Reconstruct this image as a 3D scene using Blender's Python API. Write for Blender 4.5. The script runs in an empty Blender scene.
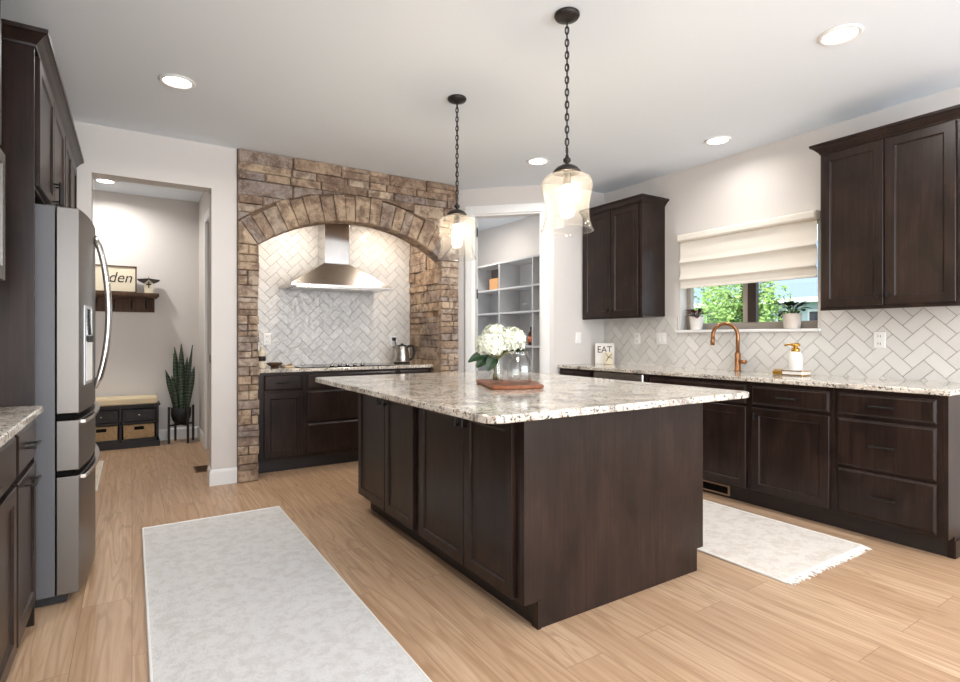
import bpy, bmesh, math, random
from mathutils import Vector, Matrix
from mathutils.noise import noise as pnoise
random.seed(7)
S = bpy.context.scene
COL = S.collection

# ------------------------------------------------------------------ camera, sky, sun, exposure
H = 1.21
TH = math.atan(348.1 / 543.5)
cam_d = bpy.data.cameras.new('camera')
cam = bpy.data.objects.new('camera', cam_d)
COL.objects.link(cam)
cam_d.sensor_width = 36
cam_d.lens = 543.5 / 960 * 36
cam_d.shift_y = -4.0 / 960
cam_d.clip_start = 0.05
cam.location = (0, 0, H)
cam.rotation_euler = (math.pi / 2, 0, -TH)
S.camera = cam

W = bpy.data.worlds.new('sky')
S.world = W
W.use_nodes = True
bg = W.node_tree.nodes['Background']
bg.inputs[0].default_value = (0.80, 0.89, 1.0, 1)
bg.inputs[1].default_value = 2.0

def add_light(name, kind, loc, rot, power, color=(1, 1, 1), **kw):
    d = bpy.data.lights.new(name, kind)
    d.energy = power
    d.color = color
    for k, v in kw.items():
        setattr(d, k, v)
    o = bpy.data.objects.new(name, d)
    COL.objects.link(o)
    o.location = loc
    o.rotation_euler = rot
    return o

add_light('sun', 'SUN', (0, 0, 10), (math.radians(38), 0, math.radians(-75)), 5.0, (1, 0.95, 0.86), angle=0.02)
# unseen area lights added behind the camera to brighten the room and ceiling
for wx in (0.5, 2.9):
    add_light('rear_fill', 'AREA', (wx, -2.45, 1.40), (math.radians(101), 0, 0), 80, (0.93, 0.965, 1.0),
              shape='RECTANGLE', size=2.3, size_y=2.3)
add_light('niche_lamp', 'AREA', (1.30, 5.22, 2.43), (0, 0, 0), 6, (1, 0.86, 0.70), shape='DISK', size=0.09)
add_light('niche_lamp', 'AREA', (2.25, 5.22, 2.43), (0, 0, 0), 6, (1, 0.86, 0.70), shape='DISK', size=0.09)
add_light('pantry_lamp', 'AREA', (3.55, 5.9, 2.74), (0, 0, 0), 13, (1, 0.93, 0.84), shape='DISK', size=0.16)

S.view_settings.view_transform = 'Standard'
S.view_settings.look = 'None'
S.view_settings.gamma = 1
S.view_settings.use_curve_mapping = False
S.view_settings.exposure = 0.27
try:
    S.cycles.use_denoising = True
    S.cycles.max_bounces = 10
    S.cycles.transparent_max_bounces = 24
    S.cycles.sample_clamp_indirect = 6
    S.cycles.caustics_reflective = False
    S.cycles.caustics_refractive = False
except Exception:
    pass

# ------------------------------------------------------------------ materials
def lin(r, g, b):
    return tuple(((c / 255) / 12.92 if c / 255 < .04045 else ((c / 255 + .055) / 1.055) ** 2.4) for c in (r, g, b)) + (1,)

def mat(name, col, rough=0.5, metal=0.0, spec=0.5, emit=0, coat=0):
    m = bpy.data.materials.new(name)
    m.use_nodes = True
    b = m.node_tree.nodes['Principled BSDF']
    b.inputs['Base Color'].default_value = col
    b.inputs['Roughness'].default_value = rough
    b.inputs['Metallic'].default_value = metal
    b.inputs['Specular IOR Level'].default_value = spec
    b.inputs['Coat Weight'].default_value = coat
    if emit:
        b.inputs['Emission Color'].default_value = col
        b.inputs['Emission Strength'].default_value = emit
    return m

class N:
    """small node helper"""
    def __init__(s, m):
        s.t = m.node_tree
        s.b = s.t.nodes['Principled BSDF']
    def n(s, typ, **kw):
        x = s.t.nodes.new(typ)
        for k, v in kw.items():
            if k.startswith('i_'):
                x.inputs[k[2:].replace('_', ' ')].default_value = v
            else:
                setattr(x, k, v)
        return x
    def l(s, a, b):
        s.t.links.new(a, b)
    def pos(s, scale=(1, 1, 1), rot=(0, 0, 0)):
        g = s.n('ShaderNodeNewGeometry')
        m = s.n('ShaderNodeMapping')
        m.inputs['Scale'].default_value = scale
        m.inputs['Rotation'].default_value = rot
        s.l(g.outputs['Position'], m.inputs['Vector'])
        return m.outputs['Vector']
    def noise(s, vec, scale=5, detail=4, rough=0.5, dist=0.0):
        x = s.n('ShaderNodeTexNoise')
        x.inputs['Scale'].default_value = scale
        x.inputs['Detail'].default_value = detail
        x.inputs['Roughness'].default_value = rough
        x.inputs['Distortion'].default_value = dist
        s.l(vec, x.inputs['Vector'])
        return x.outputs['Fac']
    def ramp(s, fac, stops):
        r = s.n('ShaderNodeValToRGB')
        e = r.color_ramp.elements
        e[0].position, e[0].color = stops[0]
        e[1].position, e[1].color = stops[-1]
        for p, c in stops[1:-1]:
            q = e.new(p)
            q.color = c
        s.l(fac, r.inputs['Fac'])
        return r.outputs['Color']
    def mix(s, fac, a, b, mode='MIX'):
        x = s.n('ShaderNodeMix', data_type='RGBA', blend_type=mode)
        for v, sock in ((fac, x.inputs[0]), (a, x.inputs[6]), (b, x.inputs[7])):
            if hasattr(v, 'is_linked'):
                s.l(v, sock)
            else:
                sock.default_value = v
        return x.outputs[2]
    def bump(s, h, strength=0.3, dist=0.01):
        x = s.n('ShaderNodeBump')
        x.inputs['Strength'].default_value = strength
        x.inputs['Distance'].default_value = dist
        s.l(h, x.inputs['Height'])
        s.l(x.outputs['Normal'], s.b.inputs['Normal'])
    def col(s, c):
        s.l(c, s.b.inputs['Base Color'])

def g(v):
    return (v, v, v, 1)

M = {}
M['wall'] = mat('warm white wall paint', lin(218, 213, 209), 0.7, spec=0.25)
M['ceil'] = mat('ceiling paint', lin(234, 242, 250), 0.8, spec=0.2)
M['trim'] = mat('white trim paint', lin(238, 238, 237), 0.4)
M['grey_paint'] = mat('pale grey shelf paint', lin(205, 206, 208), 0.5)
M['black'] = mat('black metal', lin(24, 23, 23), 0.4, 0.3)
M['blackmatte'] = mat('matte black', lin(22, 22, 23), 0.6)
M['void'] = mat('dark recess', lin(14, 12, 11), 0.8, spec=0.1)
M['bronze'] = mat('dark bronze metal', lin(56, 52, 50), 0.42, 0.7)
M['brass'] = mat('brushed copper bronze', lin(164, 118, 82), 0.32, 1.0)
M['gold'] = mat('polished gold', lin(214, 164, 76), 0.22, 1.0)
M['steel'] = mat('stainless steel', lin(196, 192, 187), 0.27, 1.0)
n = N(M['steel'])
n.bump(n.noise(n.pos((3, 3, 400)), 1, 3), 0.05, 0.001)
M['steel_v'] = mat('brushed stainless steel', lin(122, 117, 112), 0.36, 1.0)
n = N(M['steel_v'])
n.bump(n.noise(n.pos((300, 300, 3)), 1, 3), 0.05, 0.001)
M['chrome'] = mat('polished steel', lin(214, 213, 212), 0.14, 1.0)
M['fridge_side'] = mat('grey enamelled steel', lin(98, 98, 101), 0.45, 0.2)
M['blackglass'] = mat('black glass', lin(10, 10, 11), 0.06, 0, 0.6)
M['porcelain'] = mat('white plastic', lin(240, 239, 236), 0.3)
M['ceramic'] = mat('white ceramic', lin(238, 234, 228), 0.25)
M['cream'] = mat('cream paint', lin(232, 221, 196), 0.6)
M['cushion'] = mat('cream cushion cloth', lin(226, 208, 174), 0.85, spec=0.2)
M['shade'] = mat('ivory blind fabric', lin(234, 228, 218), 0.85, spec=0.15)
b_ = M['shade'].node_tree.nodes['Principled BSDF']
b_.inputs['Subsurface Weight'].default_value = 0.0
M['taupe'] = mat('taupe window frame', lin(168, 158, 148), 0.45)
M['darkbrown'] = mat('dark brown window sash', lin(52, 38, 32), 0.5)
M['pot'] = mat('speckled pot', lin(222, 212, 202), 0.6)
M['orange'] = mat('orange cardboard', lin(212, 160, 108), 0.7)
M['amber'] = mat('amber glass bottle', lin(70, 34, 18), 0.15)
M['label'] = mat('paper label', lin(222, 200, 178), 0.7)
M['leaf'] = mat('dark green leaf', lin(34, 62, 30), 0.45)
M['leaf2'] = mat('deep green leaf', lin(44, 58, 44), 0.4)
M['redleaf'] = mat('burgundy leaf', lin(106, 30, 40), 0.45)
M['stem'] = mat('green stem', lin(116, 112, 58), 0.5)
M['petal'] = mat('white petal', lin(236, 238, 222), 0.7, spec=0.2)
M['soil'] = mat('potting soil', lin(38, 28, 22), 0.9)
M['lamp'] = mat('lit lamp', (1, 0.97, 0.92, 1), 0.5, emit=9)
M['bulb'] = mat('lit filament bulb', (1, 0.80, 0.56, 1), 0.5, emit=95)
M['bark'] = mat('bark', lin(84, 66, 52), 0.9)
M['asphalt'] = mat('roof shingle', lin(120, 136, 152), 0.9)
M['siding'] = mat('pale blue siding', lin(196, 206, 216), 0.8)
M['ink'] = mat('dark ink', lin(52, 46, 44), 0.7)
M['boxprint'] = mat('dark printed card', lin(38, 26, 24), 0.6)
M['plinth'] = mat('dark plinth', lin(36, 29, 27), 0.5)

def wood_dark(name, a, b, rough=0.36, coat=0.0, blotch=0.5):
    m = mat(name, a, rough, spec=0.3, coat=coat)
    n = N(m)
    n.b.inputs['Coat Roughness'].default_value = 0.22
    f1 = n.noise(n.pos((55, 55, 2.4)), 1, 6, 0.65, 0.6)
    f2 = n.noise(n.pos((6, 6, 3.0)), 1, 5, 0.6, 0.5)
    c = n.mix(n.ramp(f1, [(0.30, g(0)), (0.70, g(1))]), a, b)
    c2 = n.mix(n.ramp(f2, [(0.34, g(blotch)), (0.66, g(0))]), c, (a[0] * .55, a[1] * .55, a[2] * .55, 1))
    n.col(c2)
    n.bump(f1, 0.05, 0.002)
    return m
M['wood'] = wood_dark('espresso stained maple', lin(32, 22, 19), lin(58, 42, 36), 0.32, 0.0, 0.8)
M['benchwood'] = wood_dark('black stained wood', lin(40, 36, 36), lin(52, 47, 46), 0.5)
M['walnut'] = wood_dark('rustic walnut board', lin(74, 52, 38), lin(104, 76, 56), 0.6)
M['board'] = wood_dark('reddish acacia board', lin(132, 78, 50), lin(160, 98, 64), 0.4)

def make_floor():
    m = mat('oak plank floor', lin(200, 165, 130), 0.38)
    n = N(m)
    gm = n.n('ShaderNodeNewGeometry')
    sx = n.n('ShaderNodeSeparateXYZ')
    n.l(gm.outputs['Position'], sx.inputs[0])
    cb = n.n('ShaderNodeCombineXYZ')
    n.l(sx.outputs['Y'], cb.inputs['X'])
    n.l(sx.outputs['X'], cb.inputs['Y'])
    br = n.n('ShaderNodeTexBrick')
    br.offset = 0.37
    br.inputs['Color1'].default_value = g(0.0)
    br.inputs['Color2'].default_value = g(1.0)
    br.inputs['Mortar'].default_value = g(0.5)
    br.inputs['Scale'].default_value = 1
    br.inputs['Mortar Size'].default_value = 0.0012
    br.inputs['Mortar Smooth'].default_value = 0.3
    br.inputs['Brick Width'].default_value = 1.5
    br.inputs['Row Height'].default_value = 0.19
    n.l(cb.outputs[0], br.inputs['Vector'])
    plank = br.outputs['Color']
    # shift grain per plank
    ad = n.n('ShaderNodeVectorMath', operation='MULTIPLY_ADD')
    n.l(plank, ad.inputs[0])
    ad.inputs[1].default_value = (3.7, 9.1, 5.0)
    n.l(gm.outputs['Position'], ad.inputs[2])
    mp = n.n('ShaderNodeMapping')
    mp.inputs['Scale'].default_value = (34, 1.6, 1)
    n.l(ad.outputs[0], mp.inputs['Vector'])
    f1 = n.noise(mp.outputs[0], 1, 6, 0.62, 0.8)
    mp2 = n.n('ShaderNodeMapping')
    mp2.inputs['Scale'].default_value = (7, 0.55, 1)
    n.l(ad.outputs[0], mp2.inputs['Vector'])
    f2 = n.noise(mp2.outputs[0], 1, 2, 0.5, 0.6)
    # cathedral rings
    ms = n.n('ShaderNodeMath', operation='MULTIPLY')
    n.l(f2, ms.inputs[0]); ms.inputs[1].default_value = 62
    sn = n.n('ShaderNodeMath', operation='SINE')
    n.l(ms.outputs[0], sn.inputs[0])
    base = n.mix(plank, lin(192, 160, 130), lin(215, 186, 156))
    c1 = n.mix(n.ramp(f1, [(0.30, g(0)), (0.72, g(1))]), lin(170, 136, 106), base)
    ringm = n.ramp(sn.outputs[0], [(0.45, g(0)), (1.0, g(0.42))])
    c2 = n.mix(ringm, c1, lin(150, 116, 86))
    c3 = n.mix(br.outputs['Fac'], c2, lin(128, 102, 80))
    n.col(c3)
    n.bump(f1, 0.05, 0.002)
    return m
M['floor'] = make_floor()

def make_granite():
    m = mat('cream speckled granite', lin(215, 205, 190), 0.07, spec=0.55)
    n = N(m)
    p = n.pos()
    f1 = n.noise(p, 7, 7, 0.62, 0.6)
    c = n.ramp(f1, [(0.34, lin(150, 144, 138)), (0.46, lin(206, 198, 186)), (0.62, lin(232, 226, 214))])
    f2 = n.noise(n.pos((1, 1, 1), (0.4, 0.7, 0.2)), 62, 4, 0.65)
    f3 = n.noise(n.pos((1, 1, 1), (1.4, 0.2, 0.9)), 34, 4, 0.7, 0.5)
    c = n.mix(n.ramp(f3, [(0.56, g(0)), (0.64, g(0.85))]), c, lin(150, 112, 84))
    c = n.mix(n.ramp(f2, [(0.395, g(0.9)), (0.455, g(0))]), c, lin(46, 40, 38))
    f4 = n.noise(n.pos((1, 1, 1), (0.9, 1.3, 0.1)), 95, 3, 0.6)
    c = n.mix(n.ramp(f4, [(0.58, g(0)), (0.66, g(0.7))]), c, lin(244, 240, 232))
    n.col(c)
    return m
M['granite'] = make_granite()

def make_stone():
    m = mat('stacked tan fieldstone', lin(170, 140, 110), 0.85, spec=0.2)
    n = N(m)
    at = n.n('ShaderNodeAttribute', attribute_name='tint')
    r = n.ramp(at.outputs['Fac'], [(0.0, lin(142, 121, 106)), (0.25, lin(184, 160, 138)), (0.5, lin(206, 182, 156)),
                                   (0.75, lin(164, 152, 146)), (1.0, lin(218, 196, 170))])
    p = n.pos()
    f1 = n.noise(p, 11, 6, 0.65, 0.5)
    c = n.mix(n.ramp(f1, [(0.40, g(0.75)), (0.58, g(0))]), r, lin(112, 90, 78))
    f2 = n.noise(p, 38, 5, 0.7)
    c = n.mix(n.ramp(f2, [(0.54, g(0)), (0.72, g(0.6))]), c, lin(214, 190, 160))
    n.col(c)
    n.bump(n.noise(p, 26, 8, 0.7), 0.9, 0.03)
    return m
M['stone'] = make_stone()
M['mortar'] = mat('dark mortar', lin(120, 98, 80), 0.95, spec=0.1)

def make_tile(name, col, rough, bump):
    m = mat(name, col, rough, spec=0.5)
    n = N(m)
    at = n.n('ShaderNodeAttribute', attribute_name='tint')
    d = tuple(x * 0.90 for x in col[:3]) + (1,)
    n.col(n.mix(at.outputs['Fac'], d, col))
    if bump:
        n.bump(n.noise(n.pos(), 22, 2, 0.5), bump, 0.02)
    return m
M['tile_gloss'] = make_tile('glossy white tile', lin(222, 220, 217), 0.08, 0.6)
M['tile'] = make_tile('satin white tile', lin(226, 223, 218), 0.35, 0.0)
M['grout'] = mat('grey grout', lin(150, 145, 140), 0.9, spec=0.1)

def make_rug(name, a, b, sc):
    m = mat(name, a, 0.95, spec=0.1)
    n = N(m)
    f = n.noise(n.pos(), sc, 8, 0.75, 0.4)
    f2 = n.noise(n.pos(), 160, 3, 0.6)
    c = n.mix(n.ramp(f, [(0.46, g(0)), (0.58, g(1))]), a, b)
    n.col(n.mix(n.ramp(f2, [(0.35, g(0.22)), (0.6, g(0))]), c, tuple(x * .7 for x in b[:3]) + (1,)))
    n.bump(f2, 0.5, 0.006)
    return m
M['rug'] = make_rug('pale grey woven rug', lin(221, 220, 219), lin(209, 206, 204), 17)
M['rug2'] = make_rug('cream woven rug', lin(226, 219, 211), lin(212, 202, 192), 13)
M['rug_edge'] = mat('rug binding', lin(228, 225, 220), 0.95, spec=0.1)
M['mat'] = make_rug('cream mat', lin(226, 214, 194), lin(216, 202, 180), 9)

def make_wicker():
    m = mat('woven wicker', lin(196, 158, 112), 0.8)
    n = N(m)
    w = n.n('ShaderNodeTexWave', wave_type='BANDS', bands_direction='Z')
    w.inputs['Scale'].default_value = 26
    w.inputs['Distortion'].default_value = 5
    w.inputs['Detail'].default_value = 3
    w.inputs['Detail Scale'].default_value = 6
    n.l(n.pos(), w.inputs['Vector'])
    n.col(n.ramp(w.outputs['Fac'], [(0.1, lin(140, 102, 66)), (0.6, lin(230, 198, 152))]))
    n.bump(w.outputs['Fac'], 0.8, 0.01)
    return m
M['wicker'] = make_wicker()

def make_snake():
    m = mat('banded snake plant leaf', lin(60, 78, 58), 0.45)
    n = N(m)
    w = n.n('ShaderNodeTexWave', wave_type='BANDS', bands_direction='Z')
    w.inputs['Scale'].default_value = 9
    w.inputs['Distortion'].default_value = 8
    w.inputs['Detail'].default_value = 3
    n.l(n.pos(), w.inputs['Vector'])
    n.col(n.ramp(w.outputs['Fac'], [(0.2, lin(38, 52, 42)), (0.8, lin(82, 98, 76))]))
    return m
M['snake'] = make_snake()

def make_foliage():
    m = mat('tree foliage', lin(110, 150, 70), 0.6, spec=0.2)
    n = N(m)
    n.col(n.ramp(n.noise(n.pos(), 9, 3), [(0.3, lin(96, 138, 62)), (0.7, lin(176, 206, 120))]))
    return m
M['foliage'] = make_foliage()
M['grass'] = mat('lawn', lin(96, 124, 70), 0.9)

def thin_glass(name, tint, fac_boost=0.0, rough=0.02, haze=0.0):
    m = bpy.data.materials.new(name)
    m.use_nodes = True
    t = m.node_tree
    t.nodes.remove(t.nodes['Principled BSDF'])
    out = t.nodes['Material Output']
    tr = t.nodes.new('ShaderNodeBsdfTransparent'); tr.inputs[0].default_value = tint
    gl = t.nodes.new('ShaderNodeBsdfGlossy'); gl.inputs['Roughness'].default_value = rough
    lw = t.nodes.new('ShaderNodeLayerWeight'); lw.inputs[0].default_value = 0.5
    fr = t.nodes.new('ShaderNodeMath'); fr.operation = 'POWER'; fr.inputs[1].default_value = 3.5
    t.links.new(lw.outputs['Facing'], fr.inputs[0])
    ad = t.nodes.new('ShaderNodeMath'); ad.operation = 'MULTIPLY_ADD'
    ad.inputs[1].default_value = 0.55; ad.inputs[2].default_value = 0.03 + fac_boost
    ad.use_clamp = True
    mx = t.nodes.new('ShaderNodeMixShader')
    t.links.new(fr.outputs[0], ad.inputs[0])
    t.links.new(ad.outputs[0], mx.inputs[0])
    t.links.new(tr.outputs[0], mx.inputs[1])
    t.links.new(gl.outputs[0], mx.inputs[2])
    last = mx.outputs[0]
    if haze:
        df = t.nodes.new('ShaderNodeBsdfTranslucent'); df.inputs[0].default_value = (1, 1, 1, 1)
        m2 = t.nodes.new('ShaderNodeMixShader'); m2.inputs[0].default_value = haze
        t.links.new(last, m2.inputs[1]); t.links.new(df.outputs[0], m2.inputs[2])
        last = m2.outputs[0]
    t.links.new(last, out.inputs['Surface'])
    return m
M['pane'] = thin_glass('window pane glass', (0.97, 0.985, 1, 1))
M['shadeglass'] = thin_glass('clear lamp glass', (1, 0.99, 0.97, 1), 0.0, 0.03, 0.024)
M['vaseglass'] = thin_glass('clear vase glass', (0.985, 0.99, 0.985, 1), 0.05)

# ------------------------------------------------------------------ mesh helpers
def root_loc(o):
    v = Vector((0, 0, 0))
    while o:
        v += o.location
        o = o.parent
    return v

class MB:
    def __init__(s):
        s.v, s.f, s.t, s.tint = [], [], None, []
        s.smooth = False
    def add(s, vs, fs, tint=0.5):
        k = len(s.v)
        s.v += [tuple(v) for v in vs]
        s.f += [tuple(i + k for i in f) for f in fs]
        s.tint += [tint] * len(fs)
        return s
    def box(s, x0, x1, y0, y1, z0, z1, tint=0.5):
        x0, x1 = min(x0, x1), max(x0, x1); y0, y1 = min(y0, y1), max(y0, y1); z0, z1 = min(z0, z1), max(z0, z1)
        return s.add([(x0, y0, z0), (x1, y0, z0), (x1, y1, z0), (x0, y1, z0), (x0, y0, z1), (x1, y0, z1), (x1, y1, z1), (x0, y1, z1)],
                     [(3, 2, 1, 0), (4, 5, 6, 7), (0, 1, 5, 4), (1, 2, 6, 5), (2, 3, 7, 6), (3, 0, 4, 7)], tint)
    def prism(s, pts, z0, z1):
        """plan polygon (ccw) extruded in z"""
        k = len(pts)
        vs = [(x, y, z0) for x, y in pts] + [(x, y, z1) for x, y in pts]
        fs = [tuple(range(k - 1, -1, -1)), tuple(range(k, 2 * k))] + [(i, (i + 1) % k, k + (i + 1) % k, k + i) for i in range(k)]
        return s.add(vs, fs)
    def lathe(s, prof, c, seg=24, axis='z', closed=False):
        """prof = [(r, h)]"""
        vs, fs = [], []
        for r, h in prof:
            for i in range(seg):
                a = 2 * math.pi * i / seg
                p = (r * math.cos(a), r * math.sin(a), h)
                if axis == 'x': p = (p[2], p[0], p[1])
                if axis == 'y': p = (p[1], p[2], p[0])
                vs.append((c[0] + p[0], c[1] + p[1], c[2] + p[2]))
        for j in range(len(prof) - 1):
            for i in range(seg):
                fs.append((j * seg + i, j * seg + (i + 1) % seg, (j + 1) * seg + (i + 1) % seg, (j + 1) * seg + i))
        if prof[0][0] > 1e-6 and not closed: fs.append(tuple(range(seg - 1, -1, -1)))
        if prof[-1][0] > 1e-6 and not closed: fs.append(tuple(range((len(prof) - 1) * seg, len(prof) * seg)))
        return s.add(vs, fs)
    def tube(s, pts, r, seg=10, flat=1.0, cap=True):
        """sweep a round section along pts; r number or list"""
        pts = [Vector(p) for p in pts]
        vs, fs = [], []
        up = Vector((0, 0, 1))
        k = len(pts)
        prevx = None
        for i, p in enumerate(pts):
            t = (pts[min(i + 1, k - 1)] - pts[max(i - 1, 0)]).normalized()
            if prevx is None:
                ref = up if abs(t.z) < 0.9 else Vector((0, 1, 0))
                xx = t.cross(ref).normalized()
            else:
                xx = (prevx - t * prevx.dot(t)).normalized()
            prevx = xx
            yy = t.cross(xx)
            rr = r[i] if isinstance(r, (list, tuple)) else r
            for j in range(seg):
                a = 2 * math.pi * j / seg
                vs.append(p + xx * rr * math.cos(a) * flat + yy * rr * math.sin(a))
        for i in range(k - 1):
            for j in range(seg):
                fs.append((i * seg + j, i * seg + (j + 1) % seg, (i + 1) * seg + (j + 1) % seg, (i + 1) * seg + j))
        if cap:
            fs.append(tuple(range(seg - 1, -1, -1)))
            fs.append(tuple(range((k - 1) * seg, k * seg)))
        return s.add(vs, fs)
    def loops(s, fr, u0, u1, z0, z1, loops, back=True):
        """nested rectangles: loops = [(inset, n)] on face frame fr; last one capped"""
        vs, fs = [], []
        for ins, nn in loops:
            for u, z in ((u0 + ins, z0 + ins), (u1 - ins, z0 + ins), (u1 - ins, z1 - ins), (u0 + ins, z1 - ins)):
                vs.append(fr(u, z, nn))
        for j in range(len(loops) - 1):
            for i in range(4):
                fs.append((4 * j + i, 4 * j + (i + 1) % 4, 4 * j + 4 + (i + 1) % 4, 4 * j + 4 + i))
        e = 4 * (len(loops) - 1)
        fs.append((e, e + 1, e + 2, e + 3))
        if back: fs.append((3, 2, 1, 0))
        return s.add(vs, fs)
    def build(s, name, m, parent=None, smooth=False, bevel=0, label=None, seg=2):
        off = root_loc(parent) if parent else Vector((0, 0, 0))
        me = bpy.data.meshes.new(name)
        me.from_pydata([Vector(v) - off for v in s.v], [], s.f)
        me.materials.append(M[m] if isinstance(m, str) else m)
        a = me.attributes.new('tint', 'FLOAT', 'FACE')
        for i, t in enumerate(s.tint):
            a.data[i].value = t
        bm = bmesh.new(); bm.from_mesh(me)
        bmesh.ops.recalc_face_normals(bm, faces=bm.faces)
        bm.to_mesh(me); bm.free()
        if smooth:
            for p in me.polygons: p.use_smooth = True
        o = bpy.data.objects.new(name, me)
        COL.objects.link(o)
        if parent: o.parent = parent
        if bevel:
            b = o.modifiers.new('bevel', 'BEVEL')
            b.width = bevel; b.segments = seg; b.limit_method = 'ANGLE'; b.angle_limit = math.radians(40)
        if smooth == 'auto':
            pass
        if label: o['label'] = label
        return o

def tag(o, label=None, cat=None, group=None, kind=None):
    if label: o['label'] = label
    if cat: o['category'] = cat
    if group: o['group'] = group
    if kind: o['kind'] = kind
    return o

def thing(name, loc, label, cat, group=None):
    o = bpy.data.objects.new(name, None)
    o.empty_display_size = 0.1
    COL.objects.link(o)
    o.location = loc
    return tag(o, label, cat, group)

def struct(o, label=None):
    o['kind'] = 'structure'
    return o

def box(x0, x1, y0, y1, z0, z1):
    return MB().box(x0, x1, y0, y1, z0, z1)

# face frames: map (u, z, outward) to world
def face_xm(x): return lambda u, z, n: (x - n, u, z)     # faces -X
def face_xp(x): return lambda u, z, n: (x + n, u, z)     # faces +X
def face_ym(y): return lambda u, z, n: (u, y - n, z)     # faces -Y

def fbox(mb, fr, u0, u1, z0, z1, n0, n1):
    a, b = fr(u0, z0, n0), fr(u1, z1, n1)
    return mb.box(a[0], b[0], a[1], b[1], a[2], b[2])

SHAKER = [(0, 0), (0, .017), (.003, .020), (.052, .020), (.057, .013), (.063, .011)]
SLAB = [(0, 0), (0, .012), (.012, .019), (.015, .020)]

def pull(fr, u, z, length, parent, vertical=False, m='black', name='pull', n0=.02):
    mb = MB()
    a = length / 2
    pts = [(-a, .028), (a, .028)]
    def P(t, nn): return fr(u, z + t, n0 + nn) if vertical else fr(u + t, z, n0 + nn)
    mb.tube([P(-a, .028), P(a, .028)], .0065, 8)
    for q in (-a * .8, a * .8):
        mb.tube([P(q, -.001), P(q, .028)], .005, 8)
    return mb.build(name, m, parent)

def knob(fr, u, z, parent, n0=.02):
    mb = MB()
    mb.tube([fr(u, z, n0 - .001), fr(u, z, n0 + .012)], .006, 8)
    fbox(mb, fr, u - .011, u + .011, z - .011, z + .011, n0 + .011, n0 + .024)
    return mb.build('knob', 'black', parent, bevel=.002)

def door(fr, u0, u1, z0, z1, parent, m='wood'):
    return MB().loops(fr, u0, u1, z0, z1, SHAKER).build('door', m, parent)

def drawer(fr, u0, u1, z0, z1, parent, m='wood'):
    return MB().loops(fr, u0, u1, z0, z1, SLAB).build('drawer', m, parent)

def sweep_profile(path, prof):
    """path = [((x, y), (dx, dy))]; prof = [(out, z)] closed section"""
    vs, fs = [], []
    k = len(prof)
    for (x, y), (dx, dy) in path:
        for o, z in prof:
            vs.append((x + dx * o, y + dy * o, z))
    for i in range(len(path) - 1):
        for j in range(k):
            fs.append((i * k + j, i * k + (j + 1) % k, (i + 1) * k + (j + 1) % k, (i + 1) * k + j))
    fs.append(tuple(range(k - 1, -1, -1)))
    fs.append(tuple(range((len(path) - 1) * k, len(path) * k)))
    return MB().add(vs, fs)

def crown_prof(z0):
    return [(-.02, z0), (.005, z0), (.008, z0 + .010), (.018, z0 + .020), (.030, z0 + .034), (.042, z0 + .044), (.050, z0 + .047),
            (.052, z0 + .064), (-.02, z0 + .064)]

# ------------------------------------------------------------------ the room
CZ = 2.775
XR = 4.35        # right wall
YF = 4.90        # wall with the opening and the stone
XL = -0.97
YB = -2.6
struct(box(-1.2, 4.5, -2.7, 7.6, -.06, 0).build('floor', 'floor'))
struct(box(-1.2, 4.5, -2.7, 5.05, CZ, CZ + .12).build('ceiling', 'ceil'))
struct(box(-1.2, .86, 5.05, 7.6, 2.84, 2.96).build('ceiling_mudroom', 'ceil'))
struct(box(.86, 4.5, 5.05, 7.6, CZ, CZ + .12).build('ceiling_pantry', 'ceil'))
struct(box(XL - .12, XL, YB - .1, 7.5, 0, 2.9).build('wall_left', 'wall'))
# right wall with the sink window hole
WY0, WY1, WZ0, WZ1 = 2.075, 3.295, 1.275, 2.14
mb = MB()
mb.box(XR, XR + .15, YB - .1, WY0, 0, CZ).box(XR, XR + .15, WY1, 7.5, 0, CZ)
mb.box(XR, XR + .15, WY0, WY1, 0, WZ0).box(XR, XR + .15, WY0, WY1, WZ1, CZ)
struct(mb.build('wall_right', 'wall'))
# wall with the mudroom opening
mb = MB()
mb.box(XL, -.25, YF, YF + .16, 0, CZ).box(-.25, .545, YF, YF + .16, 2.42, CZ).box(.545, .735, YF, YF + .16, 0, CZ)
struct(mb.build('wall_front', 'wall'))
# mudroom
MY = 7.38
struct(box(XL, .80, MY, MY + .12, 0, 2.9).build('wall_mudroom_back', 'wall'))
mb = MB()
mb.box(.68, .80, 6.52, MY, 0, 2.9).box(.68, .80, YF + .16, 5.62, 0, 2.9).box(.68, .80, 5.62, 6.52, 2.44, 2.9)
struct(mb.build('wall_mudroom_right', 'wall'))
d1 = MB()
d1.loops(face_xm(.735), 5.625, 6.515, .01, 2.435, [(0, 0), (0, .035)])
d1 = struct(d1.build('door_1', 'trim'))
for z0, z1 in ((.22, 1.05), (1.2, 2.27)):
    MB().loops(face_xm(.699), 5.76, 6.38, z0, z1, [(0, 0), (0, .004), (.02, .010), (.05, .004)]).build('door_panel', 'trim', d1)
mb = MB().box(.660, .681, 6.515, 6.605, 0, 2.53).box(.660, .681, 5.535, 5.625, 0, 2.53).box(.660, .681, 5.625, 6.515, 2.44, 2.53)
struct(mb.build('trim_1', 'trim', bevel=.004))
mb = MB().box(.548, .5505, 4.97, 5.0, 1.02, 1.06)
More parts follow.
